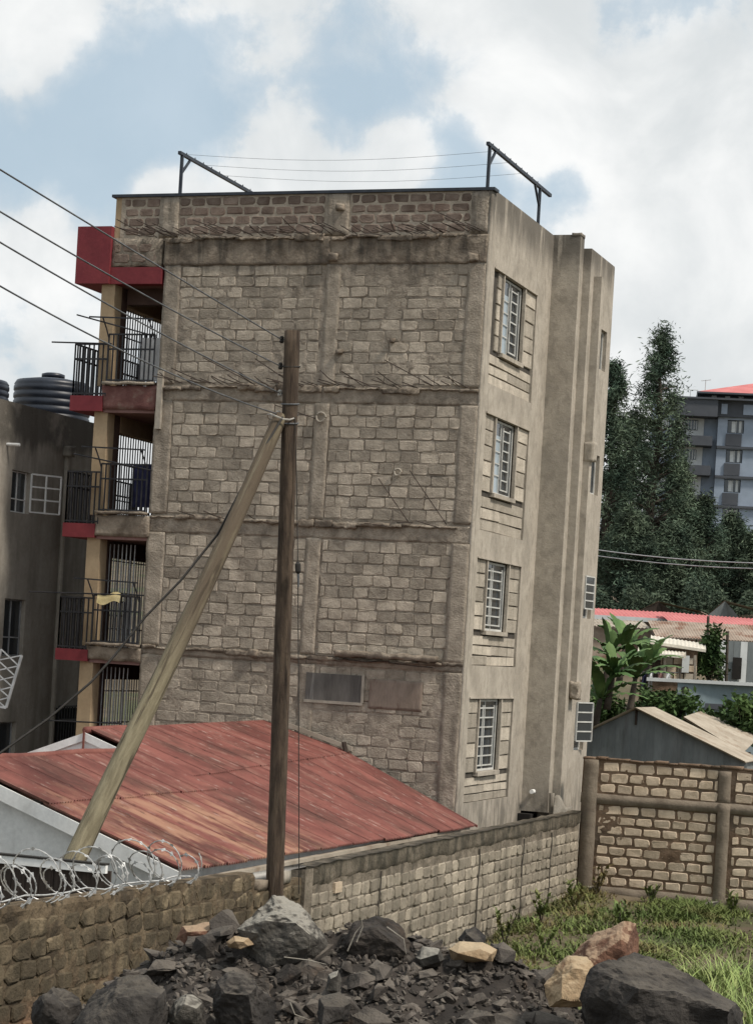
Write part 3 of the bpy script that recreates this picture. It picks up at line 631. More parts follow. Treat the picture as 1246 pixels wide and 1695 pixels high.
# ================================================================== neighbouring building on the left
NB = thing('plastered_building', 'dingy grey plastered flat roofed building behind the balconies at left', 'building')
NX = -11.0
nw = [(.62, 1.45, 2.66, 3.6), (.62, 1.56, -.57, .72), (.3, 1.45, -3.2, -2.05), (-2.9, -1.9, 2.66, 3.6)]
b = MB(); holed_wall(b, (Vector((NX, 0, 0)), Vector((0, 1, 0)), Vector((1, 0, 0))), (-5, 5.2, GZ, 5.05), nw, .15)
b.face([(NX, -5, GZ), (NX, -5, 5.05), (-19, -5, 5.05), (-19, -5, GZ)]); b.face([(NX, 5.2, GZ), (NX, 5.2, 5.05), (-19, 5.2, 5.05), (-19, 5.2, GZ)])
b.build('wall', M['left'], NB)
box('roof', -19, -11.25, -5, 5.2, 4.3, 4.45, M['concrete'], NB)
box('parapet', -11.25, -11.0, -5.0, 5.2, 5.051, 5.09, M['left'], NB); box('parapet', -11.25, -11.22, -5, 5.2, 4.3, 5.05, M['left'], NB)
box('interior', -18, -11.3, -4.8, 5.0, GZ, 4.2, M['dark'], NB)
for k, (y0, y1, z0, z1) in enumerate(nw):
    f = MB(); x = NX - .1
    for (a, b_) in ((y0, y0 + .04), (y1 - .04, y1), ((y0 + y1) / 2 - .015, (y0 + y1) / 2 + .015)): f.box(x - .02, x, a, b_, z0, z1)
    for zz in (z0 + .02, z0 + (z1 - z0) * .33, z1 - .02): f.box(x - .021, x + .001, y0 + .04, y1 - .04, zz - .014, zz + .014)
    w = f.build('window', M['grey_steel'] if k else M['white_paint'], NB); box('pane', x - .03, x - .022, y0, y1, z0, z1, M['glass'], w)
    if k == 0:
        box('curtain', x - .15, x - .14, y0 + .05, y1 - .05, z0, z1, M['curtain'], w)
        cs = MB(); P = lambda a, b_: Vector((NX + .02 + .42 * a, 1.47 + .62 * a, 2.72 + .86 * b_))
        for a in (0, .5, 1): cs.bar(P(a, 0), P(a, 1), .035)
        for b_ in (0, .34, .67, 1): cs.bar(P(0, b_), P(1, b_), .035)
        cs.build('open_casement', M['white_paint'], w)
t = MB(); t.tube([(NX + .06, 3.02, 4.3), (NX + .06, 3.02, GZ)], .06, 8); t.build('downpipe', M['left'], NB)
rbox('pipe_head', NX, NX + .18, 2.9, 3.16, 4.15, 4.4, M['left'], NB, .06, .02)
t = MB(); t.tube([(NX, .3, 4.13), (NX + .3, .35, 4.13)], .035, 8); t.build('spout', M['white_paint'], NB)
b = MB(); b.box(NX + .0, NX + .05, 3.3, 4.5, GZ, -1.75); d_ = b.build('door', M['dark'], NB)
b = MB(); rail(b, (NX + .08, 3.3, 0), (NX + .08, 4.5, 0), -4.0, -1.7, .14); b.build('security_bars', M['black_steel'], d_)
la = thing('lattice_boom', 'white lattice boom leaning at the left edge by the grey wall', 'lattice frame')
b = MB(); A = [at(-40, 1210, 44), at(8, 1172, 44)], [at(-20, 1030, 44), at(30, 1085, 44)]
p0, p1, q0, q1 = at(-45, 1060, 44), at(10, 1172, 44), at(-30, 1010, 44), at(34, 1085, 44)
b.bar(at(10, 1172, 44), at(36, 1085, 44), .045); b.bar(at(-25, 1165, 44), at(10, 1172, 44), .045); b.bar(at(-25, 1165, 44), at(2, 1075, 44), .045)
b.build('chord', M['grey_steel'], la)
b = MB()
for k in range(5):
    t0, t1 = k / 5, (k + 1) / 5
    l0, l1 = at(-25, 1165, 44).lerp(at(2, 1075, 44), t0), at(-25, 1165, 44).lerp(at(2, 1075, 44), t1)
    r0, r1 = at(10, 1172, 44).lerp(at(36, 1085, 44), t0), at(10, 1172, 44).lerp(at(36, 1085, 44), t1)
    b.bar(l0, r1, .025); b.bar(r0, l1, .025)
b.build('lacing', M['grey_steel'], la)
def tank(x, y, r_, z0, h, label):
    e = thing('water_tank', label, 'water tank', 'roof water tanks')
    prof = [(0, r_ * .98)]
    n = 9
    for k in range(n):
        z = h * .87 * (k + .5) / n; dz = h * .87 / n
        prof += [(z - dz * .42, r_ * .975), (z - dz * .25, r_), (z + dz * .25, r_), (z + dz * .42, r_ * .975)]
    prof += [(h * .88, r_ * .99), (h * .93, r_ * .93), (h * .97, r_ * .5), (h * .98, r_ * .3)]
    t = MB(); t.tube([(x, y, z0 + a) for a, _ in prof], [q for _, q in prof], 40); t.build('tank_body', M['tank'], e, True)
    t = MB(); t.tube([(x, y, z0 + h - .02), (x, y, z0 + h + .07), (x, y, z0 + h + .1)], [r_ * .3, r_ * .3, r_ * .2], 24); t.build('lid', M['tank'], e, True)
    t = MB(); t.tube([(x + r_ * .3, y - .5, z0 + h * .9), (x + r_ * .9, y - .3, z0 + h * .86)], .025, 6); t.build('pipe', M['grey_steel'], e)
tc_ = at(86, 660, 53.0); tank(tc_.x, tc_.y, .95, 4.46, 1.86, 'large ribbed black water tank on the grey roof at left')
tc_ = at(-46, 650, 50.5); tank(tc_.x, tc_.y, .86, 4.46, 1.5, 'black water tank cut off by the left edge of the picture')

# ================================================================== red roofed house in the compound
HS = thing('red_roofed_house', 'low white house under a weathered red corrugated iron roof', 'house')
def corrugated(name, w, L, m_, waves=9, amp=.016):
    b = MB(); n = waves * 4
    b.grid(lambda a, c: Vector((L * c, w * a, amp * math.cos(2 * math.pi * waves * a))), n, 4)
    return b.mesh(name, m_, True)
def roof_plane(y0, y1, e0, e1, r0, r1, m_, bulge=(0, 0), sheet_w=.76):
    """two rows of sheets from the eave (x,z) at y0/y1 up to the ridge (x,z); child objects of the house"""
    n = max(1, round((y1 - y0) / sheet_w)); w = (y1 - y0) / n
    for i in range(n):
        f = (i + .5) / n; ya = y0 + i * w; E_ = Vector((e0[0] + (e1[0] - e0[0]) * f, 0, e0[1] + (e1[1] - e0[1]) * f)); R_ = Vector((r0[0] + (r1[0] - r0[0]) * f, 0, r0[1] + (r1[1] - r0[1]) * f))
        mid = E_.lerp(R_, .58) + Vector((0, 0, bulge[0] + (bulge[1] - bulge[0]) * f))
        def edge(ff):
            E2 = Vector((e0[0] + (e1[0] - e0[0]) * ff, y0 + (y1 - y0) * ff, e0[1] + (e1[1] - e0[1]) * ff)); R2 = Vector((r0[0] + (r1[0] - r0[0]) * ff, E2.y, r0[1] + (r1[1] - r0[1]) * ff))
            return E2, E2.lerp(R2, .58) + Vector((0, 0, bulge[0] + (bulge[1] - bulge[0]) * ff)), R2
        a_, c_ = edge(i / n), edge((i + 1) / n + .0005)
        for k in (0, 1):
            lift = .03 * k + random.uniform(0, .004); dr = random.uniform(-.03, .03); b = MB(); waves = 9
            def fs(s_, t_):
                tt = t_ * (1.04 if k == 0 else 1); p = a_[k].lerp(a_[k + 1], tt).lerp(c_[k].lerp(c_[k + 1], tt), s_)
                return p + Vector((.3, 0, .95)) * (lift + .027 * math.cos(2 * math.pi * waves * s_)) + (Vector((dr, 0, -dr * .34)) if t_ == 0 else Vector())
            b.grid(fs, waves * 4, 5, random.uniform(-.07, .07)); b.build('roof_sheet', m_, HS, True)
sheets = {}
yA, yS, yB = -13.75, -7.7, -.16
RA, RB = (-3.5, -1.98), (-4.45, -1.69)
EA, EB = (.30, -3.26), (.46, -3.38)
roof_plane(yA, yS, EA, (.36, -3.31), RA, (-3.5, -2.0), M['roofred'])
roof_plane(yS, yB, (.36, -3.31), EB, RB, (-4.3, -1.60), M['roofred'], (0, .20))
b = MB()
b.face([(RA[0], yA, RA[1]), (RA[0], yS, RA[1]), (-7.3, yS, -3.26), (-7.3, yA, -3.26)]); b.face([(RB[0], yS, RB[1]), (RB[0], yB, RB[1]), (-7.5, yB, -3.3), (-7.5, yS, -3.3)])
b.build('far_roof_slope', M['roofred'], HS)
for (rr, y0, y1) in ((RA, yA - .05, yS), (RB, yS - .1, yB)):
    t = MB(); t.tube([(rr[0] + .0, y0 + (y1 - y0) * k / 6, rr[1] + .02 + .015 * math.sin(k * 2)) for k in range(7)], .065, 8); t.build('ridge_cap', M['redtrim'], HS, True)
def barge(p0, p1, h, yy, m_, name='bargeboard'):
    b = MB(); a, c = Vector(p0), Vector(p1)
    v = [Vector((a.x, yy, a.z)), Vector((c.x, yy, c.z)), Vector((c.x, yy, c.z - h)), Vector((a.x, yy, a.z - h))]
    b.poly(v + [q + Vector((0, .03, 0)) for q in v], [(0, 1, 2, 3), (7, 6, 5, 4), (0, 4, 5, 1), (3, 2, 6, 7), (0, 3, 7, 4), (1, 5, 6, 2)]); return b.build(name, m_, HS)
barge((RA[0], 0, RA[1] - .02), (EA[0] - .02, 0, EA[1] - .03), .22, yA - .03, M['white_paint'])
barge((RA[0], 0, RA[1] - .02), (-7.3, 0, -3.3), .22, yA - .03, M['white_paint'])
barge((RB[0], 0, RB[1] - .02), (RB[0] + 1.0, 0, RB[1] - .36), .14, yS - .13, M['white_paint'])
barge((RB[0], 0, RB[1] - .02), (RB[0] - 2.4, 0, RB[1] - .95), .14, yS - .13, M['white_paint'])
b = MB(); b.face([(RB[0], yS - .08, RB[1] - .1), (RB[0] + .8, yS - .08, RB[1] - .45), (RB[0] - 2.3, yS - .08, RB[1] - 1.0)]); b.build('gable_wall', M['white_paint'], HS)
t = MB(); t.bar((RB[0], yS - .15, RB[1] + .02), (RB[0], yS - .15, RB[1] - .32), .03); t.build('finial', M['redtrim'], HS)
b = MB(); b.poly([(-7.0, yA + .2, -5.0), (.1, yA + .2, -5.0), (.1, yA + .2, -3.28), (RA[0], yA + .2, RA[1] - .12), (-7.0, yA + .2, -3.2)], [(0, 1, 2, 3, 4)]); b.build('gable_wall', M['white_paint'], HS)
box('wall', .0, .1, yA + .21, -.4, -5.0, -3.28, M['white_paint'], HS); box('wall', -7.0, -6.9, yA + .21, -.4, -5.0, -3.3, M['white_paint'], HS)
barge((-4.25, 0, -1.42), (-2.25, 0, -1.97), .09, yB - .05, M['tintan'], 'rake_trim'); barge((-2.35, 0, -2.10), (.5, 0, -3.36), .05, yB + .02, M['redtrim'], 'rake_trim')
t = MB(); t.tube([(-2.42, yB - .1, -1.88), (-2.36, yB - .1, -2.1)], .05, 7); t.build('ridge_stub', M['brownwood'], HS)
t = MB(); t.box(.28, .40, -13.6, -.3, -3.46, -3.40); t.build('eave_board', M['tintan'], HS)

# dark screen with a pale top rail, and a cream sheet, behind the near wall
SC = thing('timber_screen', 'dark boarded screen with a white top rail behind the razor wire', 'fence')
x = -5.2
while x < .9:
    box('board', x, x + .19, -17.40 + random.uniform(-.008, .008), -17.37, -4.7, -2.93, M['brownwood'], SC); x += .2
box('top_rail', -5.2, .95, -17.47, -17.41, -2.96, -2.86, M['white_paint'], SC); box('cap_strip', -5.2, .95, -17.48, -17.36, -2.859, -2.835, M['blackwire'], SC)
b = MB(); b.grid(lambda a, c: Vector((-2.2 + 3.2 * a, -20.9 + 1.9 * c, -2.83 - .52 * a + .015 * math.cos(c * 60))), 4, 40); o = b.build('leaning_sheet', M['cream'], smooth=True); o.modifiers.new('thick', 'SOLIDIFY').thickness = .012
tag(o, 'cream roofing sheet with red stains behind the coiled razor wire', 'roofing sheet')
rs_ = MB()
for k in range(4): rs_.bar((-2.0 + .8 * k, -20.0, -2.9 - .13 * k), (-2.0 + .8 * k, -20.0, -4.7), .06)
rs_.build('support', M['brownwood'], o)

# ================================================================== boundary walls
def masonry_wall(label, cat_name, y0, y1, top0, top1, zb, xf, th, m_block, m_mort, variants, pitch, hgt, max_obj, joint, dep, name='boundary_wall', coping=None, base_d=.008, rel=.022):
    W = thing(name, label, 'wall')
    b = MB(); n = 24
    T = lambda y: top0 + (top1 - top0) * (y - y0) / (y1 - y0)
    def ff_(a, c):
        y = y0 + (y1 - y0) * a; z = zb + (T(y) - zb) * c
        d = base_d + rel * (noise.noise(Vector((y * 1.6, z * 1.9, 2))) + .7 * noise.noise(Vector((y * 5, z * 6, 4))) + .5 * noise.noise(Vector((y * 13, z * 14, 6))))
        return Vector((xf + (d if c < 1 else 0), y, z + (.02 * noise.noise(Vector((y * 3, 1, 1))) if c == 1 else 0)))
    b.grid(ff_, int((y1 - y0) / .05), 50)
    b.grid(lambda a, c: Vector((xf - th, y1 - (y1 - y0) * a, zb + (T(y1 - (y1 - y0) * a) - zb) * c)), n, 1)
    b.grid(lambda a, c: Vector((xf - th * c, y0 + (y1 - y0) * a, T(y0 + (y1 - y0) * a))), n, 1)
    b.face([(xf, y0, zb), (xf, y0, top0), (xf - th, y0, top0), (xf - th, y0, zb)]); b.face([(xf - th, y1, zb), (xf - th, y1, top1), (xf, y1, top1), (xf, y1, zb)])
    b.build('mortar_core', m_mort, W)
    s = coursing(y0 + .02, y1 - .02, zb, min(top0, top1) - (coping or .02), pitch, hgt, rnd, joint, .12)
    s.sort(key=lambda q: (-q[1] * 2 + q[0] * .0)); objs, rest_ = s[:max_obj], s[max_obj:]
    place_stones('block', objs, variants, W, SIDE(xf), rnd, (.36, .2), dep)
    if rest_:
        r2 = MB(); join_stones(r2, rest_, SIDE(xf), rnd); o = r2.build('blockwork', m_block, W); o['kind'] = 'stuff'
    return W
vs_grey = stone_variants('block', M['grey_block'], 12, seed=21, d=.028)
vs_brown = stone_variants('block', M['brown_block'], 12, seed=22, d=.045, cut=.3, wob=.12, chamf=.02)
vs_tan = stone_variants('block', M['tan_block'], 18, seed=23, d=.024, cut=.16, wob=.07)
GW = masonry_wall('long grey block boundary wall with dark mossy cement coping below the flats', 'wall', -11.6, 5.0, -3.34, -3.33, -5.9, 1.3, .2, M['grey_block'], M['grey_mortar_wall'], vs_grey, .385, .225, 300, .028, 1., coping=.36)
# lumpy coping run over the upper courses
cp = MB()
def copf(a, c):
    y = -11.6 + 16.6 * a; drop = .30 + .06 * noise.noise(Vector((y * .8, 0, 0))) + .025 * noise.noise(Vector((y * 3.1, 3, 0))) + .02 * noise.noise(Vector((y * 9, 3, 0)))
    x = 1.335 + .012 * noise.noise(Vector((y * 4, c * 3, 1))); z = -3.28 + .03 * noise.noise(Vector((y * 2.1, 9, 0))) - drop * c
    return Vector((x if c < 1 else 1.302, y, z))
cp.grid(copf, 240, 6); cp.grid(lambda a, c: Vector((1.335 - .26 * c, -11.6 + 16.6 * a, copf(a, 0).z)) if c > 0 else copf(a, 0), 240, 1)
cp.build('cement_coping', M['coping'], GW, True, True)
for y in (-8.2, -2.6, .4, 2.6):
    t = MB(); t.tube([(1.335, y + .1 * noise.noise(Vector((y, k, 0))), -3.6 - .28 * k) for k in range(7)], .014, 4); t.build('crack', M['groove'], GW)
box('mortar_pier', 1.28, 1.345, -11.62, -11.3, -5.9, -3.32, M['grey_mortar_wall'], GW)
box('putlog_stone', 1.3, 1.36, -10.35, -10.05, -3.78, -3.62, M['tan_block'], GW, 'pale square stone in the grey wall')
BW = masonry_wall('rough brown stained stone boundary wall at lower left topped by razor wire', 'wall', -26.5, -13.55, -2.93, -3.22, -6.0, 1.3, .24, M['brown_block'], M['brown_mortar'], vs_brown, .40, .235, 300, .030, .75, name='stone_wall', base_d=.016, rel=.036)
LW = masonry_wall('short low gap of reddish stone wall in front of the pole foot', 'wall', -13.54, -11.63, -3.50, -3.44, -5.9, 1.28, .12, M['brown_block'], M['brown_mortar'], vs_brown, .42, .24, 60, .03, .8, name='low_wall')
rbox('top_stone', 1.12, 1.30, -13.3, -12.95, -3.5, -3.36, M['tan_column'], LW); rbox('top_stone', 1.1, 1.31, -12.35, -12.1, -3.47, -3.30, M['plaster'], LW)
# back wall
KW = thing('back_wall', 'tan stone block wall with brown mortar, ring beam and piers behind the grassy plot', 'wall')
KY = 5.08
box('mortar_core', 1.3, 14.0, KY + .01, KY + .2, -5.6, -2.09, M['tan_mortar'], KW)
relief(KY, 1.3, 14.0, -5.6, -2.09, 'front', .05, .006, .022, 31.).build('mortar_face', M['tan_mortar'], KW, True)
BK = FRONT(KY)
tanrest = []
cnt = 0
for (x0, x1) in ((1.70, 4.36), (4.70, 7.4), (7.75, 10.4), (10.75, 13.9)):
    for (z0, z1) in ((-2.84, -2.12), (-4.88, -3.08)):
        s = coursing(x0, x1, z0, z1, .39, .225 if z0 > -3 else .225, rnd, .054, .12)
        if cnt + len(s) <= 300: place_stones('block', s, vs_tan, KW, BK, rnd); cnt += len(s)
        else: tanrest += s
r2 = MB(); join_stones(r2, tanrest, BK, rnd); o = r2.build('blockwork', M['tan_block'], KW); o['kind'] = 'stuff'
rbox('ring_beam', 1.30, 14.0, KY - .05, KY + .1, -3.07, -2.85, M['tan_column'], KW, .15, .015)
rbox('plinth', 1.30, 14.0, KY - .06, KY + .1, -5.6, -4.9, M['tan_column'], KW, .15, .02)
for x in (1.34, 4.38, 7.42, 10.42): rbox('pier', x, x + .32 - (.06 if x > 2 else 0), KY - .07, KY + .1, -5.5, -2.86 if x > 2 else -2.1, M['tan_column'], KW, .15, .012)
rbox('pier', 4.36, 4.62, KY - .04, KY + .1, -2.86, -2.15, M['tan_column'], KW)
cb = MB(); x = 1.3
while x < 14:
    w = random.uniform(.2, .5); cb.roughbox(x, x + w - .01, KY - .04, KY + .2, -2.095, -2.05 + random.uniform(-.02, .03), .1, .015); x += w
cb.build('broken_coping', M['tan_mortar'], KW, True, True)

# ================================================================== poles and wires
def tapered_pole(name, label, p0, p1, r0, r1, m_):
    e = bpy.data.objects.new(name, None); col.objects.link(e); tag(e, label, 'pole')
    p0, p1 = Vector(p0), Vector(p1); L = (p1 - p0).length; n = 26
    b = MB(); k = 18; rr = random.Random(5)
    def pt(a, c):
        ang = 2 * math.pi * a; z = L * c; r_ = r0 + (r1 - r0) * c
        r_ *= 1 + .05 * noise.noise(Vector((math.cos(ang) * 1.5, math.sin(ang) * 1.5, z * .5))) + .03 * noise.noise(Vector((math.cos(ang) * 5, math.sin(ang) * 5, z * .4)))
        bx = .03 * math.sin(z * .7)
        return Vector((bx + r_ * math.cos(ang), r_ * math.sin(ang), z))
    b.grid(pt, k, n * 2)
    b.face([pt(i / k, 1) for i in range(k)]); b.face([pt(i / k, 0) for i in range(k)][::-1])
    o = b.build('shaft', m_, e, True, True)
    for p in o.data.polygons:
        if len(p.vertices) > 4: p.use_smooth = False
    e.matrix_world = Matrix.Translation(p0) @ (p1 - p0).to_track_quat('Z', 'Y').to_matrix().to_4x4()
    return e
PY = 31.0
pole_b, pole_t = at(452, 1690, PY), at(484, 549, PY)
PB = Vector((1.0, pole_b.y + .3, -6.0))
pb, pt_ = at(455, 1462, PY), at(484, 548, PY)
dirp = (pt_ - pb).normalized(); base = pb + dirp * ((-5.9 - pb.z) / dirp.z)
UP = tapered_pole('utility_pole', 'tall weathered wooden utility pole standing at the boundary wall', base, pt_, .135, .112, M['pole'])
inv = UP.matrix_world.inverted()
def on_pole(v): return pb + dirp * ((at(470, v, PY).z - pb.z) / dirp.z)
attach = []
for (v, dx) in ((562, -.07), (606, -.09), (651, -.07), (686, -.12)):
    p = on_pole(v); side_ = ray(0, 800).cross(Vector((0, 0, 1))).normalized() * 0
    off = Vector((-math.cos(PSI), -math.sin(PSI), 0)) * (.13 - dx * .3)
    e0 = p + off
    b = MB(); b.tube([inv @ (e0 + Vector((0, 0, z))) for z in (-.05, -.03, .0, .03, .05)], [.02, .035, .025, .035, .02], 8); b.build('insulator', M['blackwire'] if v < 640 else M['ceramic'], UP)
    b = MB(); b.tube([inv @ (p + off * 1.05), inv @ (p - off * .75)], .014, 6); b.build('bolt', M['wire'], UP)
    attach.append(e0)
for v in (606, 668, 700):
    p = on_pole(v); b = MB(); ring = [inv @ (p + Vector((math.cos(a) * .125, math.sin(a) * .125, .02 * math.sin(a)))) for a in [i * math.pi / 8 for i in range(17)]]; b.tube(ring, .012, 5); b.build('strap', M['wire'] if v > 610 else M['blackwire'], UP)
sa = on_pole(690) + Vector((-math.cos(PSI), -math.sin(PSI), 0)) * .12 + Vector((math.sin(PSI), -math.cos(PSI), 0)) * .02
foot = at(130, 1417, 27.6)
d_ = (foot - sa).normalized(); foot = foot + d_ * ((-4.7 - foot.z) / d_.z)
BP = tapered_pole('brace_pole', 'greenish slanting wooden brace pole leaning against the utility pole', foot, sa, .155, .105, M['strut'])
t = MB(); wrap = [BP.matrix_world.inverted() @ (sa + Vector((.2 * math.cos(a), .2 * math.sin(a), -.02 + .04 * math.sin(2 * a)))) for a in [i * math.pi / 6 for i in range(13)]]
t.tube(wrap, .014, 5); t.build('lashing', M['ceramic'], BP)
def sagging(a, b_, sag, n=24): return [Vector(a).lerp(Vector(b_), i / n) - Vector((0, 0, sag * 4 * (i / n) * (1 - i / n))) for i in range(n + 1)]
wl_ = [('topmost', (0, 281), (135, 374)), ('second', (0, 350), (130, 437)), ('third', (0, 400), (160, 503)), ('lowest', (0, 471), (150, 559))]
for k, (nm, pa, pb_) in enumerate(wl_):
    e0 = attach[k]
    far_ = at(-420, pa[1] - 420 * .62, 17.0)
    # sag chosen so that the wire passes its mark at the picture's left edge
    best = None
    for s_ in [i * .02 for i in range(0, 60)]:
        pts = sagging(far_, e0, s_, 60)
        err = 9e9
        for p in pts:
            q = p - P0; dep = -q.x * math.sin(PSI) + q.y * math.cos(PSI)
            m_ = at(pa[0], pa[1], dep); err = min(err, (m_ - p).length)
        if best is None or err < best[0]: best = (err, s_)
    t = MB(); t.tube(sagging(far_, e0, best[1], 40), .0095, 6)
    tag(t.build('power_line', M['wire'], smooth=True), f'{nm} of the four grey power lines running left from the pole', 'cable', 'power lines from the pole')
t = MB(); cp_ = [at(468, 690, 30.8), at(420, 770, 30.5), at(360, 885, 30.2), at(300, 960, 29.9), at(240, 1022, 29.7), at(190, 1085, 29.5), at(150, 1130, 29.3), at(80, 1190, 29.0), at(0, 1247, 28.6), at(-160, 1330, 27.8)]
t.tube(cp_, .017, 6); tag(t.build('service_cable', M['blackwire'], smooth=True), 'thick black service cable drooping from the pole to lower left', 'cable')
SW = thing('stay_wire', 'thin vertical stay wire with a black insulator just right of the pole', 'wire')
t = MB(); t.tube([at(488, 690, 30.9), at(491, 800, 30.9), at(493, 935, 30.8), at(494, 1100, 30.8), at(495, 1445, 30.7), at(495, 1480, 30.7)], .0075, 5); t.build('wire', M['blackwire'], SW)
t = MB(); t.tube([at(493, 930, 30.8), at(493, 934, 30.8), at(493.5, 946, 30.8), at(493.5, 950, 30.8)], [.02, .045, .045, .02], 8); t.build('insulator', M['blackwire'], SW)
t = MB(); t.tube([at(493.5, 950, 30.8), at(494, 972, 30.8)], [.02, .01], 6); t.build('wire_grip', M['wire'], SW)

# razor wire coil along the near wall
RZ = thing('razor_wire', 'silver coiled razor wire along the top of the brown wall', 'razor wire')
def helix(y0, y1, turns, r_, ph, zoff):
    pts = []; n = turns * 26
    for i in range(n + 1):
        a = 2 * math.pi * turns * i / n + ph; y = y0 + (y1 - y0) * i / n + .10 * math.sin(a * .37)
        rr = r_ * (1 + .16 * math.sin(a * .41 + 1))
        zb = -2.95 - .29 * (y + 26.5) / 13 + rr + .02 + zoff
        pts.append(Vector((1.2 + rr * math.cos(a) * .95, y + .16 * math.cos(a + 1), zb + rr * math.sin(a))))
    return pts
hp = helix(-25.5, -15.9, 20, .28, .4, -.03)
t = MB(); t.tube(hp, .0085, 5); t.build('coil', M['razor'], RZ)
hp2 = helix(-25.3, -15.4, 13, .22, 2.2, -.05)
t = MB(); t.tube(hp2, .0075, 5); t.build('coil', M['razor'], RZ)
t = MB()
for H_ in (hp, hp2):
    for i in range(1, len(H_) - 1, 2):
        p = H_[i]; d = (H_[i + 1] - H_[i - 1]).normalized(); s = d.cross(Vector((random.uniform(-1, 1), random.uniform(-1, 1), random.uniform(-1, 1)))).normalized()
        t.face([p - d * .035 - s * .004, p + s * .032 - d * .012, p + d * .035 + s * .004, p - s * .032 + d * .012])
o = t.build('barbs', M['razor'], RZ); o['kind'] = 'stuff'
t = MB(); t.tube([(1.22, -25.5 + .5 * k, -2.93 - .29 * (.5 * k + 1) / 13 + .06 + random.uniform(-.03, .03)) for k in range(21)], .012, 5); t.build('support_wire', M['razor'], RZ)

# ================================================================== spoil heap and rocks
def camxy(x, y): q = Vector((x - CX, y - CY)); return q.x * math.cos(PSI) + q.y * math.sin(PSI), -q.x * math.sin(PSI) + q.y * math.cos(PSI)
def fromcam(a, d): return CX + a * math.cos(PSI) - d * math.sin(PSI), CY + a * math.sin(PSI) + d * math.cos(PSI)
crest = [(-60, 1790), (120, 1700), (200, 1640), (300, 1570), (400, 1556), (480, 1560), (560, 1556), (640, 1552), (740, 1580), (830, 1592), (900, 1635), (960, 1680), (1050, 1720), (1180, 1730), (1300, 1760), (1500, 1860)]
DC = 20.3
prof = sorted((camxy(*at(u, v, DC).xy)[0], at(u, v - 10, DC).z) for u, v in crest)
def heap_z(x, y):
    a, d = camxy(x, y)
    a0 = a * DC / max(d, 8) * .55 + a * .45
    if a0 <= prof[0][0]: zc = prof[0][1] - (prof[0][0] - a0) * .7
    elif a0 >= prof[-1][0]: zc = prof[-1][1] - (a0 - prof[-1][0]) * .7
    else:
        for (p, q) in zip(prof, prof[1:]):
            if p[0] <= a0 <= q[0]: zc = p[1] + (q[1] - p[1]) * (a0 - p[0]) / (q[0] - p[0]); break
    dz = (DC - d) * .31 if d < DC else (d - DC) * .75
    v = Vector((x, y, 0))
    n = noise.noise(v * .9) * .10 + noise.noise(v * 2.6) * .08 + noise.noise(v * 6.1) * .05 + noise.noise(v * 13) * .03
    return zc - dz + n
b = MB(); da, dd = 84, 110
b.grid(lambda s, t_: (lambda p: Vector((p[0], p[1], max(heap_z(*p), -5.75))))(fromcam(-5.4 + 10.8 * s, 12.0 + 13.0 * t_)), da * 2, dd * 2)
tag(b.build('spoil_heap', M['soil'], smooth=True), 'dark heap of excavated soil and broken rock in the foreground', 'rubble heap', kind='stuff')
def rock_mesh(name, sx, sy, sz, seed, m_, sub=2, rough=.10, npts=16):
    rr = random.Random(seed); bm = bmesh.new()
    for i in range(npts):
        v = Vector((rr.gauss(0, 1), rr.gauss(0, 1), rr.gauss(0, 1))).normalized() * rr.uniform(.82, 1.08)
        bm.verts.new(v)
    r_ = bmesh.ops.convex_hull(bm, input=bm.verts)
    for v in [v for v in bm.verts if not v.link_faces]: bm.verts.remove(v)
    bmesh.ops.triangulate(bm, faces=bm.faces)
    if sub:
        bmesh.ops.subdivide_edges(bm, edges=bm.edges, cuts=sub, use_grid_fill=True)
        off = Vector((seed * 3.1, seed * 1.7, 0))
        for v in bm.verts:
            n = v.co.normalized()
            v.co += n * rough * (noise.noise(v.co * 1.8 + off) + .6 * noise.noise(v.co * 4.5 + off) + .4 * noise.noise(v.co * 10 + off))
    for v in bm.verts: v.co = Vector((v.co.x * sx, v.co.y * sy, v.co.z * sz))
    bmesh.ops.triangulate(bm, faces=bm.faces)
    me = bpy.data.meshes.new(name); bm.to_mesh(me); bm.free(); me.materials.append(m_)
    a = me.attributes.new('tone', 'FLOAT', 'FACE'); a.data.foreach_set('value', [rr.uniform(-.06, .06)] * len(me.polygons))
    return me
def boulder(u, v, wpx, hpx, dist, m_, label, seed, tilt=0., depth=.8, cat='boulder', rough=.1, npts=16, sub=4):
    c = at(u, v, dist); w, h = wpx * dist / FPX / 2, hpx * dist / FPX / 2
    o = link('boulder', rock_mesh('boulder', w, w * depth, h, seed, M[m_], sub, rough, npts)); o.location = c
    o.rotation_euler = (0, tilt, PSI)
    return tag(o, label, cat, 'boulders on the spoil heap')
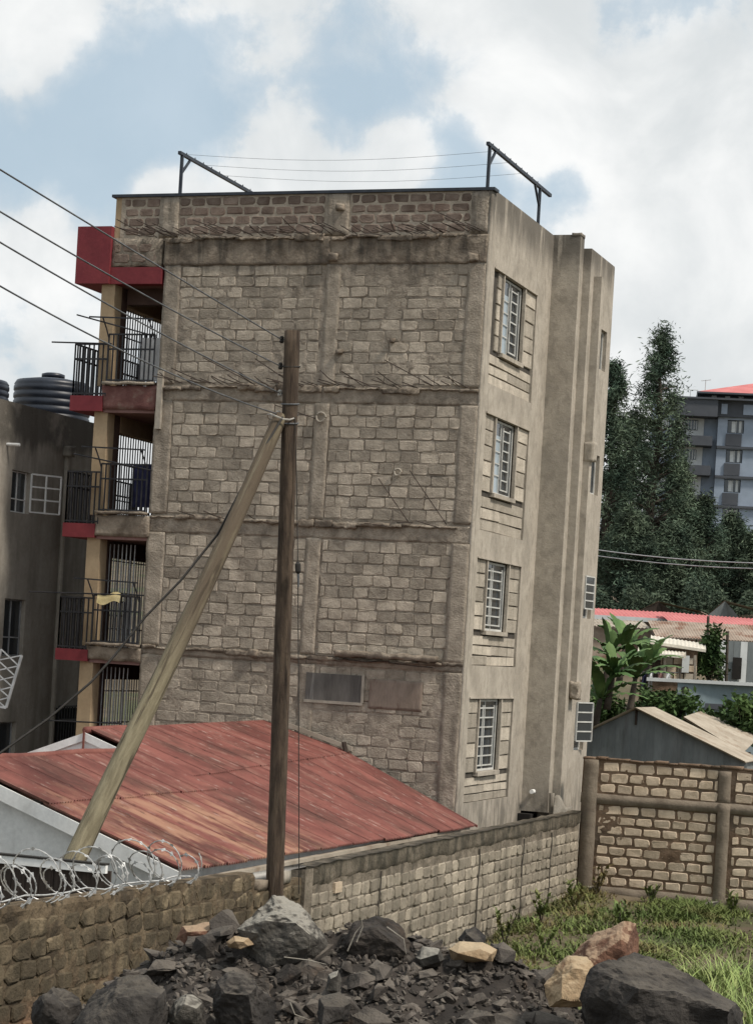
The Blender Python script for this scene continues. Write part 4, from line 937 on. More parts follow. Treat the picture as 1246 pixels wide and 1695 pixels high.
def outline_boulder(pts, dist, depth_m, m_, label, seed, cat='boulder', amp=.05, ridge=.35):
    """boulder whose silhouette follows a set of marks; real depth, swelling towards the viewer"""
    rr = random.Random(seed); n = len(pts)
    cu, cv = sum(p[0] for p in pts) / n, sum(p[1] for p in pts) / n
    c = at(cu, cv, dist); bm = bmesh.new(); fwd = Vector((-math.sin(PSI), math.cos(PSI), 0))
    rim = [at(u, v, dist) + fwd * rr.uniform(-.25, .35) * depth_m for u, v in pts]
    for p in rim: bm.verts.new(p - c)
    for k in range(n):
        q = rim[k].lerp(c, rr.uniform(.25, .5)); bm.verts.new(q - c - fwd * depth_m * rr.uniform(.35, .6)); bm.verts.new(q - c + fwd * depth_m * rr.uniform(.4, .8))
    bmesh.ops.convex_hull(bm, input=bm.verts)
    for v in [v for v in bm.verts if not v.link_faces]: bm.verts.remove(v)
    bmesh.ops.triangulate(bm, faces=bm.faces)
    lim = max((a - b_).length for a in rim for b_ in rim) / 26
    for _ in range(7):
        le = [e for e in bm.edges if e.calc_length() > lim]
        if not le: break
        bmesh.ops.subdivide_edges(bm, edges=le, cuts=1); bmesh.ops.triangulate(bm, faces=bm.faces)
        if _ > 2: bmesh.ops.beautify_fill(bm, faces=bm.faces, edges=bm.edges)
    off = Vector((seed * 2.3, 0, seed))
    for v in bm.verts:
        nn = v.co.normalized(); v.co += nn * amp * (1.3 * noise.noise(v.co * 2.2 + off) + .55 * noise.noise(v.co * 5.5 + off) + .32 * noise.noise(v.co * 13 + off) + .2 * noise.noise(v.co * 27 + off))
    bmesh.ops.triangulate(bm, faces=bm.faces)
    me = bpy.data.meshes.new('boulder'); bm.to_mesh(me); bm.free(); me.materials.append(M[m_])
    o = link('boulder', me); o.location = c
    return tag(o, label, cat, 'boulders on the spoil heap')
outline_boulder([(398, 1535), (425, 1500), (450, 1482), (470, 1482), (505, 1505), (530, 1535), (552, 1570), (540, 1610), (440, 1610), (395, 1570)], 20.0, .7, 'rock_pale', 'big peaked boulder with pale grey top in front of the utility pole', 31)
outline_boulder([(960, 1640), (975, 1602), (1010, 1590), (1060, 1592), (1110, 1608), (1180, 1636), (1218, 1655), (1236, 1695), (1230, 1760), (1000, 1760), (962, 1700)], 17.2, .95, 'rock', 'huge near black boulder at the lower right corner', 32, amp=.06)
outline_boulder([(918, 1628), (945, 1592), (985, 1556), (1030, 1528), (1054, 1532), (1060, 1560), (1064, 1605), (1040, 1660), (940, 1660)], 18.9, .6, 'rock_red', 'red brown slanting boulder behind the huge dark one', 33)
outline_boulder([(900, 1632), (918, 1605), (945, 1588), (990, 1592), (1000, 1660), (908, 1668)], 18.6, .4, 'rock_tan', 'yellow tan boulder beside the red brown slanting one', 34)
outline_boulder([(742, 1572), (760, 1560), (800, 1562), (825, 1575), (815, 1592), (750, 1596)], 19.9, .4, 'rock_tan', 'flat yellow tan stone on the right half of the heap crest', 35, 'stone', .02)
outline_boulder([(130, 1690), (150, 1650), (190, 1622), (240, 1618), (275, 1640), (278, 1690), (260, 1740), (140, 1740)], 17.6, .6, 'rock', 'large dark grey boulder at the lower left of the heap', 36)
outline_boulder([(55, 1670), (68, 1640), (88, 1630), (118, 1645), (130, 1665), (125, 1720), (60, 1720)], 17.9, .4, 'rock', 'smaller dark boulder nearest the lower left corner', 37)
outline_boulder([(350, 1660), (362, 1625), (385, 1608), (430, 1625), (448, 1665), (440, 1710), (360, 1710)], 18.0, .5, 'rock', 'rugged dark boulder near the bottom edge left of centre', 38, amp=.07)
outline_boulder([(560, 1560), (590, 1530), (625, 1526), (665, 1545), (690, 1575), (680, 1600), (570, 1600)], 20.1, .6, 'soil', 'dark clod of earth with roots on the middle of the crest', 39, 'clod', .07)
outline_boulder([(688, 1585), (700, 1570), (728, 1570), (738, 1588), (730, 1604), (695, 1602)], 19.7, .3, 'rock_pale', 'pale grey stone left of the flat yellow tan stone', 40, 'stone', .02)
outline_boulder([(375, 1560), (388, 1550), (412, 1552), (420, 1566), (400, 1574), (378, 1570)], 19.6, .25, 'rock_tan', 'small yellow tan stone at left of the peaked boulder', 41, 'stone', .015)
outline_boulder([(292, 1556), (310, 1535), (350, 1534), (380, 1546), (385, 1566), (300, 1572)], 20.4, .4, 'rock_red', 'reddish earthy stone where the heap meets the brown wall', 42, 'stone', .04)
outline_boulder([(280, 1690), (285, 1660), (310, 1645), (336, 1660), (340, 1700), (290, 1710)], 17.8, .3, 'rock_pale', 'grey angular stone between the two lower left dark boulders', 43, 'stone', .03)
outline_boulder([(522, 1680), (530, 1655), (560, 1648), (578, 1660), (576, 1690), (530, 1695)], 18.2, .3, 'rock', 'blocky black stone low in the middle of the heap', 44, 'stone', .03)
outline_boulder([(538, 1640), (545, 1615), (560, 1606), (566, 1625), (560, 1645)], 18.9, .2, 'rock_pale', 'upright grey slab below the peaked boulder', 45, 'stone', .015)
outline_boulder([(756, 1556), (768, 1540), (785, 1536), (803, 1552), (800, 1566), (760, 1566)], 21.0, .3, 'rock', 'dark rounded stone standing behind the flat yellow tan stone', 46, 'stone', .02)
# stones one can pick out, and the gravel between them
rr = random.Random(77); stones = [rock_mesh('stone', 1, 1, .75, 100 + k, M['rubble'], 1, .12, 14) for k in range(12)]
for k in range(300):
    a = rr.uniform(-2.6, 2.2); d = rr.uniform(15.8, 20.4); x, y = fromcam(a, d); z = heap_z(x, y)
    if z < -5 or x < 1.7: continue
    s = .06 + .15 * rr.random() ** 1.5; o = link('stone', rr.choice(stones)); o.location = (x, y, z + s * .25)
    o.scale = (s * rr.uniform(.8, 1.5), s * rr.uniform(.7, 1.1), s * rr.uniform(.6, 1.1)); o.rotation_euler = (rr.uniform(-.6, .6), rr.uniform(-.6, .6), rr.uniform(0, 6))
    tag(o, 'loose fist to head sized stone lying on the dark spoil heap', 'stone', 'loose stones of the spoil heap')
gm = MB()
shapes = []
for k in range(8):
    me = rock_mesh('g', 1, 1, .8, 200 + k, M['rock'], 0, 0, 10); shapes.append(([v.co.copy() for v in me.vertices], [tuple(p.vertices) for p in me.polygons])); bpy.data.meshes.remove(me)
for k in range(11000):
    a = rr.uniform(-3.4, 3.0); d = rr.uniform(15.0, 20.9); x, y = fromcam(a, d); z = heap_z(x, y)
    if z < -5 or x < 1.6: continue
    s = .014 + .05 * rr.random() ** 2.2; rot = Matrix.Rotation(rr.uniform(0, 6), 3, Vector((rr.gauss(0, 1), rr.gauss(0, 1), rr.gauss(0, 1))).normalized()); vs_, fs_ = rr.choice(shapes)
    sc_ = Vector((rr.uniform(.8, 1.5), 1, rr.uniform(.6, 1))) * s
    gm.poly([rot @ Vector((p.x * sc_.x, p.y * sc_.y, p.z * sc_.z)) + Vector((x, y, z + s * .3)) for p in vs_], fs_, rr.uniform(-.3, .7))
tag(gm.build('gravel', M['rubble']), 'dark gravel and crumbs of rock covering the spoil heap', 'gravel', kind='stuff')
for k, pts in enumerate(([(590, 1560), (600, 1535), (598, 1522)], [(640, 1535), (668, 1555), (672, 1580)], [(470, 1585), (510, 1590), (540, 1597)], [(480, 1660), (488, 1680), (515, 1690)], [(575, 1575), (588, 1545), (600, 1530)])):
    t = MB(); t.tube([at(u, v, 19.45 if k != 3 else 18.0) for u, v in pts], [.007, .006, .003], 5)
    tag(t.build('root', M['sack']), ('dry pale root on the crest of the heap', 'thin root hanging over the dark clod', 'straight root lying under the peaked boulder', 'short pale stick near the bottom edge', 'forked dry root beside the dark clod')[k], 'root')

# ================================================================== grass and weeds on the plot
def blade(mb, p, h, w, lean, yaw, tone=0., seg=3):
    d = Vector((math.cos(yaw), math.sin(yaw), 0)); s = Vector((-d.y, d.x, 0)); L = []
    for k in range(seg + 1):
        t_ = k / seg; c = p + d * lean * h * t_ * t_ + Vector((0, 0, h * (t_ - .25 * lean * t_ * t_))); ww = w * (1 - t_ * .9); L.append((c - s * ww, c + s * ww))
    for k in range(seg): mb.face([L[k][0], L[k][1], L[k + 1][1], L[k + 1][0]], tone)
gb = MB()
for k in range(42000):
    x = rr.uniform(1.42, 10.5); y = 4.95 - 17 * rr.random() ** 1.25
    den = noise.noise(Vector((x * .6, y * .6, 5)))
    if rr.random() > .62 + den: continue
    h = (.07 + .17 * rr.random()) * (1.1 + .9 * den); blade(gb, Vector((x, y, ground_z(x, y) - .02)), h, rr.uniform(.012, .034), rr.uniform(.4, 1.8), rr.uniform(0, 6.28), rr.uniform(-.35, .35), 2)
tag(gb.build('grass', M['grass']), 'short green and dry grass covering the walled plot', 'grass', kind='stuff')
lg = MB()
for k in range(900):
    cxx, cyy, sp = rr.choice(((6.6, -6.0, 1.0), (7.6, -7.5, 1.2), (7.0, -8.2, .8), (7.9, -5.0, 1.2), (8.0, -9.0, 1.0), (6.2, -3.5, .5)))
    x, y = rr.gauss(cxx, sp * .7), rr.gauss(cyy, sp)
    if x < 1.5 or y > 4.8: continue
    blade(lg, Vector((x, y, ground_z(x, y) - .02)), rr.uniform(.3, .75), rr.uniform(.01, .022), rr.uniform(.3, 1.3), rr.uniform(0, 6.28), rr.uniform(-.3, .35), 4)
tag(lg.build('long_grass', M['longgrass']), 'tall bright green grass behind the huge dark boulder', 'grass', kind='stuff')
def weed(x, y, h, n, label, seed, m_='grass'):
    q = random.Random(seed); e = thing('weed', label, 'plant', 'weeds along the walls'); z = ground_z(x, y)
    st = MB(); lf = MB()
    for k in range(5):
        a = q.uniform(0, 6.28); tip = Vector((x + .3 * h * math.cos(a), y + .3 * h * math.sin(a), z + h * q.uniform(.6, 1))); st.tube([(x, y, z - .05), Vector((x, y, z)).lerp(tip, .5) + Vector((0, 0, .06)), tip], [.012, .009, .004], 4)
        for j in range(n // 5):
            p = Vector((x, y, z)).lerp(tip, q.uniform(.2, 1)); blade(lf, p, q.uniform(.09, .2), q.uniform(.025, .05), q.uniform(.6, 1.6), q.uniform(0, 6.28), q.uniform(-.4, .4), 2)
    st.build('stem', M['bark'], e); lf.build('leaves', M[m_], e)
for k, (x, y, h, lab) in enumerate(((1.75, -2.0, .75, 'leafy weed at the near visible foot of the grey wall'), (1.8, .4, .6, 'low leafy weed halfway along the grey wall'), (2.0, 2.2, .6, 'leafy weed by the grey wall near the corner'), (1.95, 4.4, .7, 'weed growing in the corner of the two walls'), (3.2, 4.2, .5, 'weed at the foot of the tan wall left of its pier'), (5.0, 4.0, .5, 'weed at the foot of the tan wall right of its pier'), (2.7, -2.6, .7, 'bushy weed behind the flat yellow tan stone'), (3.4, .6, .6, 'weed in the middle of the plot before the corner'))):
    weed(x, y, h, 60, lab, 300 + k)
weed(1.45, -8.6, .75, 60, 'dry weed growing against the grey wall behind the heap', 320)
for (x, y, s, lab) in ((4.4, 4.75, .22, 'pale broken stone at the foot of the tan wall pier'), (1.75, 4.85, .16, 'white rag and stone in the corner of the walls')):
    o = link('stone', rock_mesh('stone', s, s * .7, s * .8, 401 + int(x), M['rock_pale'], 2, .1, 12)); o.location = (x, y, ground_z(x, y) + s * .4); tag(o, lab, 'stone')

# ================================================================== trees, banana plants, bushes
def leafquad(mb, p, L, w, q, tone):
    d = Vector((q.gauss(0, 1), q.gauss(0, 1), q.gauss(0, .7) - .25)).normalized(); s = d.cross(Vector((q.gauss(0, 1), q.gauss(0, 1), q.gauss(0, 1)))).normalized()
    mb.face([p, p + d * L * .5 + s * w, p + d * L, p + d * L * .5 - s * w], tone)
def tree(u, vt, vb, dist, hw, label, seed, shape=1.0, leaves=60, name='tree', leafm='leaf', n_clump=110, skirt=.12):
    """u: trunk mark; vt, vb: top and foot marks; hw: half width in marks"""
    q = random.Random(seed); e = thing(name, label, 'tree', 'dark trees beyond the shacks')
    top, foot_ = at(u, vt, dist), at(u - (vb - vt) * .055, vb, dist)
    foot_ = Vector((top.x, top.y, foot_.z)); H_ = top.z - foot_.z; Rm = hw * dist / FPX
    tr = MB(); tr.tube([foot_ + Vector((.12 * math.sin(k * 1.3 + seed), .1 * math.cos(k + seed), H_ * k / 8 - (.6 if k == 0 else 0))) for k in range(9)], [H_ * .022 * (1 - k / 8.6) + .02 for k in range(9)], 7)
    lf = MB()
    for k in range(n_clump):
        t_ = skirt + (1 - skirt) * (k + q.random()) / n_clump
        rad = Rm * min(1, ((1 - t_) * 1.75) ** .75 * shape + .06) * (.75 + .35 * noise.noise(Vector((t_ * 7, seed, 0))))
        a = q.uniform(0, 6.28); rr_ = rad * math.sqrt(q.uniform(.12, 1.0))
        c = foot_ + Vector((rr_ * math.cos(a), rr_ * math.sin(a), H_ * t_ + q.uniform(-.2, .2)))
        if rr_ > .3: tr.tube([foot_ + Vector((0, 0, max(.2, H_ * t_ - rr_ * .5))), c], [.075, .02], 4, cap=False)
        cr = Rm * .13 * q.uniform(.55, 1.35) + .10; tn = q.uniform(-.6, .7)
        for j in range(leaves):
            v = Vector((q.gauss(0, .55), q.gauss(0, .55), q.gauss(0, .6))) * cr
            leafquad(lf, c + v, q.uniform(.16, .36), q.uniform(.016, .036), q, tn + q.uniform(-.25, .3))
    tr.build('trunk', M['bark'], e, True); lf.build('crown', M[leafm], e)
D = 112
for k, a in enumerate([(1097, 550, 1010, D, 84, 'tallest tree with pointed dark green crown against the sky', 1, 1.0), (1018, 605, 1010, D - 4, 72, 'dark tree half hidden by the right edge of the flats', 2, .9), (1052, 690, 1012, D + 6, 80, 'dense dark tree filling the gap left of the tallest tree', 3, 1.0),
                       (1126, 765, 1010, D + 4, 52, 'dark tree in front of the left side of the blue grey flats', 4, 1.0), (1165, 830, 1012, D, 62, 'rounded dark tree below the balconies of the blue grey flats', 5, 1.1), (1215, 860, 1012, D + 3, 60, 'drooping tree right of the rounded one by the picture edge', 6, 1.1),
                       (1045, 850, 1014, D - 8, 80, 'low wide dark tree beside the building edge', 7, 1.15), (1115, 880, 1014, D - 7, 78, 'low wide dark tree in the middle of the grove', 8, 1.15), (1262, 880, 1012, D, 60, 'dark tree cut off by the right edge of the picture', 9, 1.1)]):
    tree(*a[:5], a[5], a[6], a[7], 150, n_clump=150 if k < 4 else 120)
ug = MB(); q = random.Random(5)
for k in range(9000):
    u = q.uniform(965, 1290); p = at(u, 1014 - (34 + 40 * noise.noise(Vector((u * .03, 0, 0)))) * q.random() ** 1.3, D - 12 + q.uniform(-3, 3)); leafquad(ug, p, q.uniform(.16, .34), q.uniform(.03, .06), q, q.uniform(-.6, .2))
tag(ug.build('undergrowth', M['leaf']), 'dark undergrowth along the foot of the trees', 'undergrowth', kind='stuff')
def bush(u, v, w, h, dist, label, seed, n=2200):
    q = random.Random(seed); e = thing('bush', label, 'bush', 'bushes between the shacks'); c = at(u, v, dist); W, Hh = w * dist / FPX / 2, h * dist / FPX / 2
    lf = MB(); st = MB()
    for k in range(26):
        v_ = Vector((q.gauss(0, .5), q.gauss(0, .5), q.gauss(0, .5))); p = c + Vector((v_.x * W, v_.y * W, v_.z * Hh)); st.tube([c - Vector((0, 0, Hh * 1.4)), p], [.03, .008], 4, cap=False); tn = q.uniform(-.4, .4)
        for j in range(n // 26): leafquad(lf, p + Vector((q.gauss(0, .3) * W, q.gauss(0, .3) * W, q.gauss(0, .3) * Hh)), q.uniform(.14, .28), q.uniform(.03, .06), q, tn + q.uniform(-.2, .25))
    st.build('stems', M['bark'], e); lf.build('foliage', M['leaf_bush'], e)
bush(1176, 1088, 34, 60, 70, 'climbing green bush beside the small brick house', 1)
bush(1100, 1170, 70, 50, 61, 'round green bush between the tin roof and the blue wall', 2)
bush(1235, 1195, 55, 60, 60, 'green bush at the right edge before the blue wall', 3)
bush(1175, 1195, 50, 24, 61, 'low green bush under the blue wall', 4, 1200)
bush(1000, 1185, 60, 60, 62, 'shadowed bush under the banana plants', 5, 1500)
def banana(u, vb, dist, H_, nl, label, seed):
    q = random.Random(seed); e = thing('banana_plant', label, 'banana plant', 'banana plants'); p = at(u, vb, dist)
    t = MB(); t.tube([p + Vector((.03 * k, 0, H_ * .4 * k / 4 - .4)) for k in range(5)], [.11, .1, .09, .08, .06], 9); t.build('stem', M['bark'], e, True)
    top = p + Vector((.12, 0, H_ * .4 - .4))
    for k in range(nl):
        a = k * 2.4 + q.uniform(-.4, .4); L = q.uniform(1.2, 2.1); el = q.uniform(.5, 1.45); w = q.uniform(.11, .19)
        d = Vector((math.cos(a), math.sin(a), 0)); sd_ = Vector((-d.y, d.x, 0)); b = MB(); tn = q.uniform(-.25, .35)
        def lp(s, c, a=a, L=L, el=el, w=w):
            x = L * c; z = x * math.sin(el) - .42 * x * x / max(.5, L) * 1.1; ww = w * math.sin(math.pi * min(1, .06 + .94 * c)) ** .6
            k_ = (s - .5) * 2; return top + d * (x * math.cos(el)) + sd_ * (k_ * ww) + Vector((0, 0, z - abs(k_) * ww * .35 + .03 * math.sin(c * 40) * abs(k_)))
        b.grid(lp, 4, 14, tn); b.build('leaf', M['banana'], e, True)
for k, a in enumerate(((1005, 1150, 58, 2.2, 14, 'banana plant nearest the edge of the flats'), (1042, 1160, 60, 2.6, 14, 'tall banana plant in the middle of the clump'), (1000, 1120, 63, 2.6, 13, 'banana plant rising behind the others by the flats'), (1065, 1125, 66, 2.2, 12, 'banana plant at the right end of the clump'), (1025, 1110, 65, 2.8, 13, 'highest banana plant at the back of the clump'), (985, 1180, 58, 2.0, 10, 'low banana plant by the open window'))): banana(*a, 500 + k)

# ================================================================== shacks and houses on the slope behind
def sheet_roof(name, quad, parent, m_, waves=20, amp=.02):
    """corrugated sheet over a quad: a,b along the eave, c,d along the ridge"""
    a, b_, c, d = [Vector(p) for p in quad]; nrm = (b_ - a).cross(d - a).normalized(); nrm = nrm if nrm.z > 0 else -nrm; mb = MB()
    mb.grid(lambda s, t_: (a.lerp(b_, s)).lerp(d.lerp(c, s), t_) + nrm * amp * math.cos(2 * math.pi * waves * s), waves * 4, 2)
    o = mb.build(name, m_, parent, True); return o
def wallquad(name, p0, p1, zb, zt, parent, m_, th=.08):
    mb = MB(); p0, p1 = Vector(p0), Vector(p1); d = Vector((p1.x - p0.x, p1.y - p0.y, 0)).normalized(); n = Vector((-d.y, d.x, 0)) * th
    v = [Vector((p.x + k * n.x, p.y + k * n.y, z)) for z in (zb, zt) for k in (0, 1) for p in (p0, p1)]
    mb.poly(v, [(0, 1, 5, 4), (3, 2, 6, 7), (1, 3, 7, 5), (2, 0, 4, 6), (4, 5, 7, 6)]); return mb.build(name, m_, parent)
# tin gable shack just behind the back wall: gable towards the viewer, ridge running back to the right
S1 = thing('tin_shack', 'grey tin gabled shack just behind the tan wall', 'shack')
y0 = 10.5
pk, el, er = pY(1054, 1172, y0), pY(905, 1242, y0), pY(1236, 1262, y0)
gz_ = -4.6
b = MB(); wdt = er.x - el.x; n = 26
for k in range(n):          # upright tin sheets of the gable wall
    xa, xb = el.x + wdt * k / n, el.x + wdt * (k + 1) / n
    zt = lambda x: (el.z + (pk.z - el.z) * (x - el.x) / (pk.x - el.x)) if x < pk.x else (pk.z + (er.z - pk.z) * (x - pk.x) / (er.x - pk.x))
    m_ = MB(); off = .012 * (k % 2)
    m_.poly([(xa, y0 + off, gz_), (xb, y0 + off, gz_), (xb, y0 + off, zt(xb) - .03), (xa, y0 + off, zt(xa) - .03), (xa, y0 + off + .02, gz_), (xb, y0 + off + .02, gz_), (xb, y0 + off + .02, zt(xb) - .03), (xa, y0 + off + .02, zt(xa) - .03)], [(0, 1, 2, 3), (7, 6, 5, 4), (0, 4, 5, 1), (3, 2, 6, 7), (0, 3, 7, 4), (1, 5, 6, 2)], random.uniform(-.12, .12)); m_.build('tin_sheet', M['tin'], S1)
dv = Vector((.0, 2.0, 0))
ov = Vector((0, -.25, 0))
sheet_roof('roof_sheet', (er + ov, er + dv, pk + dv, pk + ov), S1, M['tintan'], 22); sheet_roof('roof_sheet', (el + ov, el + dv, pk + dv, pk + ov), S1, M['tintan'], 22)
wallquad('wall', (er.x - .1, y0, 0), (er.x - .1, y0 + 1.9, 0), gz_, er.z - .03, S1, M['tin'])
t = MB(); t.bar(pk + Vector((0, -.02, -.05)), pk + Vector((0, -.02, -.42)), .05); t.build('gable_stub', M['brownwood'], S1)
S2 = thing('tan_roofed_shack', 'second shack behind with ribbed tan tin roof at the right edge', 'shack')
a_, b_, c_, d_ = pY(1228, 1248, 14.8), pY(1262, 1215, 19), pY(1160, 1178, 19), pY(1130, 1188, 14.8)
sheet_roof('roof_sheet', (a_, b_, c_, d_), S2, M['tintan'], 22, .03); wallquad('wall', (d_.x, 14.9, 0), (a_.x + .2, 14.9, 0), -4, a_.z + .05, S2, M['brownwood'])
b = MB(); b.face([(d_.x, 14.88, a_.z), (a_.x, 14.88, a_.z - .05), (d_.x, 14.88, d_.z - .05)]); b.build('gable_wall', M['brownwood'], S2)
# long blue-grey walled house
S3 = thing('blue_walled_house', 'long low house with pale blue metal wall and thin white roof', 'house')
p0, p1 = at(1122, 1128, 64), at(1300, 1136, 64)
wallquad('wall', p0, p1, -3.5, p0.z, S3, M['bluewall'], .1)
mb = MB(); e0, e1 = p0 + Vector((-.9, -.25, .05)), p1 + Vector((.5, -.25, .05)); r0, r1 = e0 + Vector((-.4, 3, -.02)), e1 + Vector((-.4, 3, -.02))
sheet_roof('roof', (e0, e1, r1, r0), S3, M['aptwhite'], 40, .015); mb.bar(e0 - Vector((0, 0, .04)), e1 - Vector((0, 0, .04)), .05, .1); mb.build('fascia', M['aptwhite'], S3)
wallquad('shutter', at(1167, 1168, 63.9), at(1215, 1170, 63.9), at(1167, 1168, 63.9).z - .1, at(1167, 1166, 63.9).z + .03, S3, M['aptdark'], .05)
t = MB(); c = at(1133, 1143, 63.9); t.tube([c, c + Vector((.03, -.05, 0))], .12, 12); t.build('vent_hole', M['dark'], S3)
# small brick house with lean-to roofs
S4 = thing('brick_house', 'small brick house with pale lean-to roofs above the washing', 'house')
p0, p1 = at(1060, 1122, 69), at(1152, 1126, 69)
wallquad('wall', p0, p1, p0.z - 1.2, p0.z + 1.0, S4, M['tan_mortar'], .2)
for k in range(5):
    for j in range(3):
        c0 = at(1064 + 17 * k + (6 if j % 2 else 0), 1120 - 13 * j, 68.9); wallquad('stone_panel', c0, c0 + Vector((.27, .1, 0)), c0.z - .1, c0.z + .1, S4, M['tan_block' if (k + j) % 2 else 'tintan'], .05)
wallquad('window', at(1128, 1108, 68.8), at(1140, 1108, 68.8), at(1128, 1108, 68.8).z - .1, at(1128, 1085, 68.8).z, S4, M['aptwhite'], .05)
wallquad('door', at(1078, 1120, 68.8), at(1092, 1120, 68.8), at(1078, 1122, 68.8).z, at(1078, 1090, 68.8).z, S4, M['brownwood'], .05)
for (u0, u1, v0, v1, dd_) in ((1055, 1135, 1080, 1086, 68.0), (1076, 1168, 1062, 1076, 68.8)):
    e0, e1 = at(u0, v0, dd_), at(u1, v1, dd_); sheet_roof('roof_sheet', (e0, e1, e1 + Vector((-.3, 1.4, .22)), e0 + Vector((-.3, 1.4, .22))), S4, M['cream'], 14, .015)
    t = MB(); t.bar(e0 - Vector((0, 0, .03)), e1 - Vector((0, 0, .03)), .05, .09); t.build('fascia', M['cream'], S4)
for u in (1060, 1100, 1150): t = MB(); t.bar(at(u, 1125, 68.2), at(u, 1085, 68.2), .07); t.build('porch_post', M['tintan'], S4)
# weathered shack with dark door at right edge
S5 = thing('grey_board_shack', 'grey board shack with dark doorway at the right edge', 'shack')
p0, p1 = at(1188, 1120, 73), at(1310, 1130, 73)
zt = at(1190, 1060, 73).z
k = 0; L_ = (p1 - p0).length
while k * .24 < L_:
    q0 = p0.lerp(p1, k * .24 / L_); q1 = p0.lerp(p1, min(1, (k * .24 + .23) / L_)); wallquad('board', q0, q1, p0.z - .8, zt, S5, M['tin'] if k % 3 else M['aptwhite'], .04); k += 1
wallquad('door', at(1211, 1122, 72.9), at(1226, 1122, 72.9), at(1211, 1124, 72.9).z, at(1211, 1088, 72.9).z, S5, M['dark'], .03)
# long roofs
S6 = thing('long_pink_roofed_row', 'long row of rooms under a pinkish red metal roof', 'house')
def longroof(parent, u0, v0, u1, v1, dist, back, rise, m_, fasc, waves):
    e0, e1 = at(u0, v0, dist), at(u1, v1, dist); sheet_roof('roof_sheet', (e0, e1, e1 + Vector((-back * .34, back * .94, rise)), e0 + Vector((-back * .34, back * .94, rise))), parent, m_, waves, .02)
    if fasc: t = MB(); t.bar(e0 - Vector((0, 0, .06)), e1 - Vector((0, 0, .06)), .05, .16); t.build('fascia', fasc, parent)
    wallquad('wall', e0 + Vector((0, .3, 0)), e1 + Vector((0, .3, 0)), e0.z - 2.6, e0.z - .05, parent, M['tinrust'], .1)
longroof(S6, 940, 1016, 1150, 1028, 82, 3, .35, M['pinkroof'], M['aptwhite'], 30)
S7 = thing('short_pink_roofed_row', 'second pink roof stepping lower at the right edge', 'house'); longroof(S7, 1105, 1028, 1300, 1042, 80, 3, .4, M['pinkroof'], M['cream'], 30)
S8 = thing('rusty_roofed_row', 'row of rooms with rusty patched corrugated roofs', 'house'); longroof(S8, 1085, 1054, 1300, 1064, 76, 2.6, .62, M['tinrust'], None, 44)
for k in range(9):
    p = at(1092 + 20 * k, 1047 + k, 75.3); r3 = link('roof_patch', None, S8) if False else None
S9 = thing('pale_roofed_shack', 'shack with pale tin roof behind the banana plants', 'shack'); longroof(S9, 930, 1034, 1075, 1040, 78, 2.5, .3, M['tintan'], None, 24)
# two small gables up by the trees
for k, (ul, up_, ur, vp, ve, dist, lab) in enumerate(((1060, 1090, 1160, 996, 1010, 92, 'small dark gabled roof below the trees at centre'), (1172, 1200, 1300, 995, 1018, 90, 'small grey gabled shack below the trees at the right'))):
    e = thing('gabled_shack', lab, 'shack'); l_, p_, r_ = at(ul, ve, dist), at(up_, vp, dist), at(ur, ve + 3, dist)
    b = MB(); b.poly([l_ - Vector((0, 0, 2)), Vector((2 * p_.x - l_.x, r_.y, l_.z - 2)), Vector((2 * p_.x - l_.x, l_.y, l_.z)), p_, l_], [(0, 1, 2, 3, 4)]); b.build('gable_wall', M['tin'] if k else M['brownwood'], e)
    sheet_roof('roof_sheet', (r_, r_ + Vector((-.5, 4, 0)), p_ + Vector((-.5, 4, 0)), p_), e, M['tinrust'] if k == 0 else M['tintan'], 14); sheet_roof('roof_sheet', (l_, l_ + Vector((-.5, 4, 0)), p_ + Vector((-.5, 4, 0)), p_ + Vector((0, -.1, .01))), e, M['tinrust'], 14)
    wallquad('wall', Vector((r_.x - .3, r_.y + .2, 0)), Vector((r_.x - .8, r_.y + 4, 0)), r_.z - 2, r_.z - .02, e, M['tin'])
# washing by the brick house
for k, (u, w, h, m_, lab) in enumerate(((1066, 8, 26, 'cloth3', 'dark trousers on the washing line'), (1077, 7, 30, 'cloth2', 'white trousers on the washing line'), (1093, 9, 14, 'soffit', 'dull pink shirt on the washing line'), (1106, 8, 12, 'cloth2', 'white shirt on the washing line'))):
    c = at(u, 1114, 65.5); sx, sz = w * 65.5 / FPX, h * 65.5 / FPX
    b = MB(); b.grid(lambda a, t_: c + Vector((sx * (a - .5), .04 * math.sin(a * 9 + t_ * 4), -sz * t_ * (1 if abs(a - .5) > .08 or t_ < .4 or h < 20 else .45))), 8, 5); tag(b.build('washing', M[m_]), lab, 'clothes', 'washing on the line')
t = MB(); t.tube(sagging(at(1050, 1110, 65.5), at(1125, 1113, 65.5), .05, 10), .01, 4); tag(t.build('washing_line', M['wire']), 'washing line in front of the small brick house', 'line')
for (u, n_) in ((1050, 'left'), (1125, 'right')): t = MB(); t.bar(at(u, 1108, 65.5), at(u, 1150, 65.5), .05); tag(t.build('line_post', M['bark']), n_ + ' thin post holding up the washing line', 'post')
for (v0, v1, lab) in ((909, 929, 'upper of two thin overhead wires crossing the trees'), (919, 938, 'lower of two thin overhead wires crossing the trees')):
    t = MB(); t.tube(sagging(at(960, v0 - 3, 88), at(1300, v1 + 4, 84), .15, 16), .022, 5); tag(t.build('overhead_wire', M['grey_steel']), lab, 'wire', 'wires in front of the trees')
for k, (u, v0, v1) in enumerate(((1172, 1020, 1060), (1204, 1045, 1120), (1228, 1130, 1190))):
    t = MB(); t.tube([at(u, v0, 74 - k * 4), at(u - 3, v1 + 40, 74 - k * 4)], .05, 6); tag(t.build('timber_post', M['bark']), ('thin post before the pink roofs', 'timber post beside the grey board shack', 'post at the corner of the blue walled house')[k], 'post')

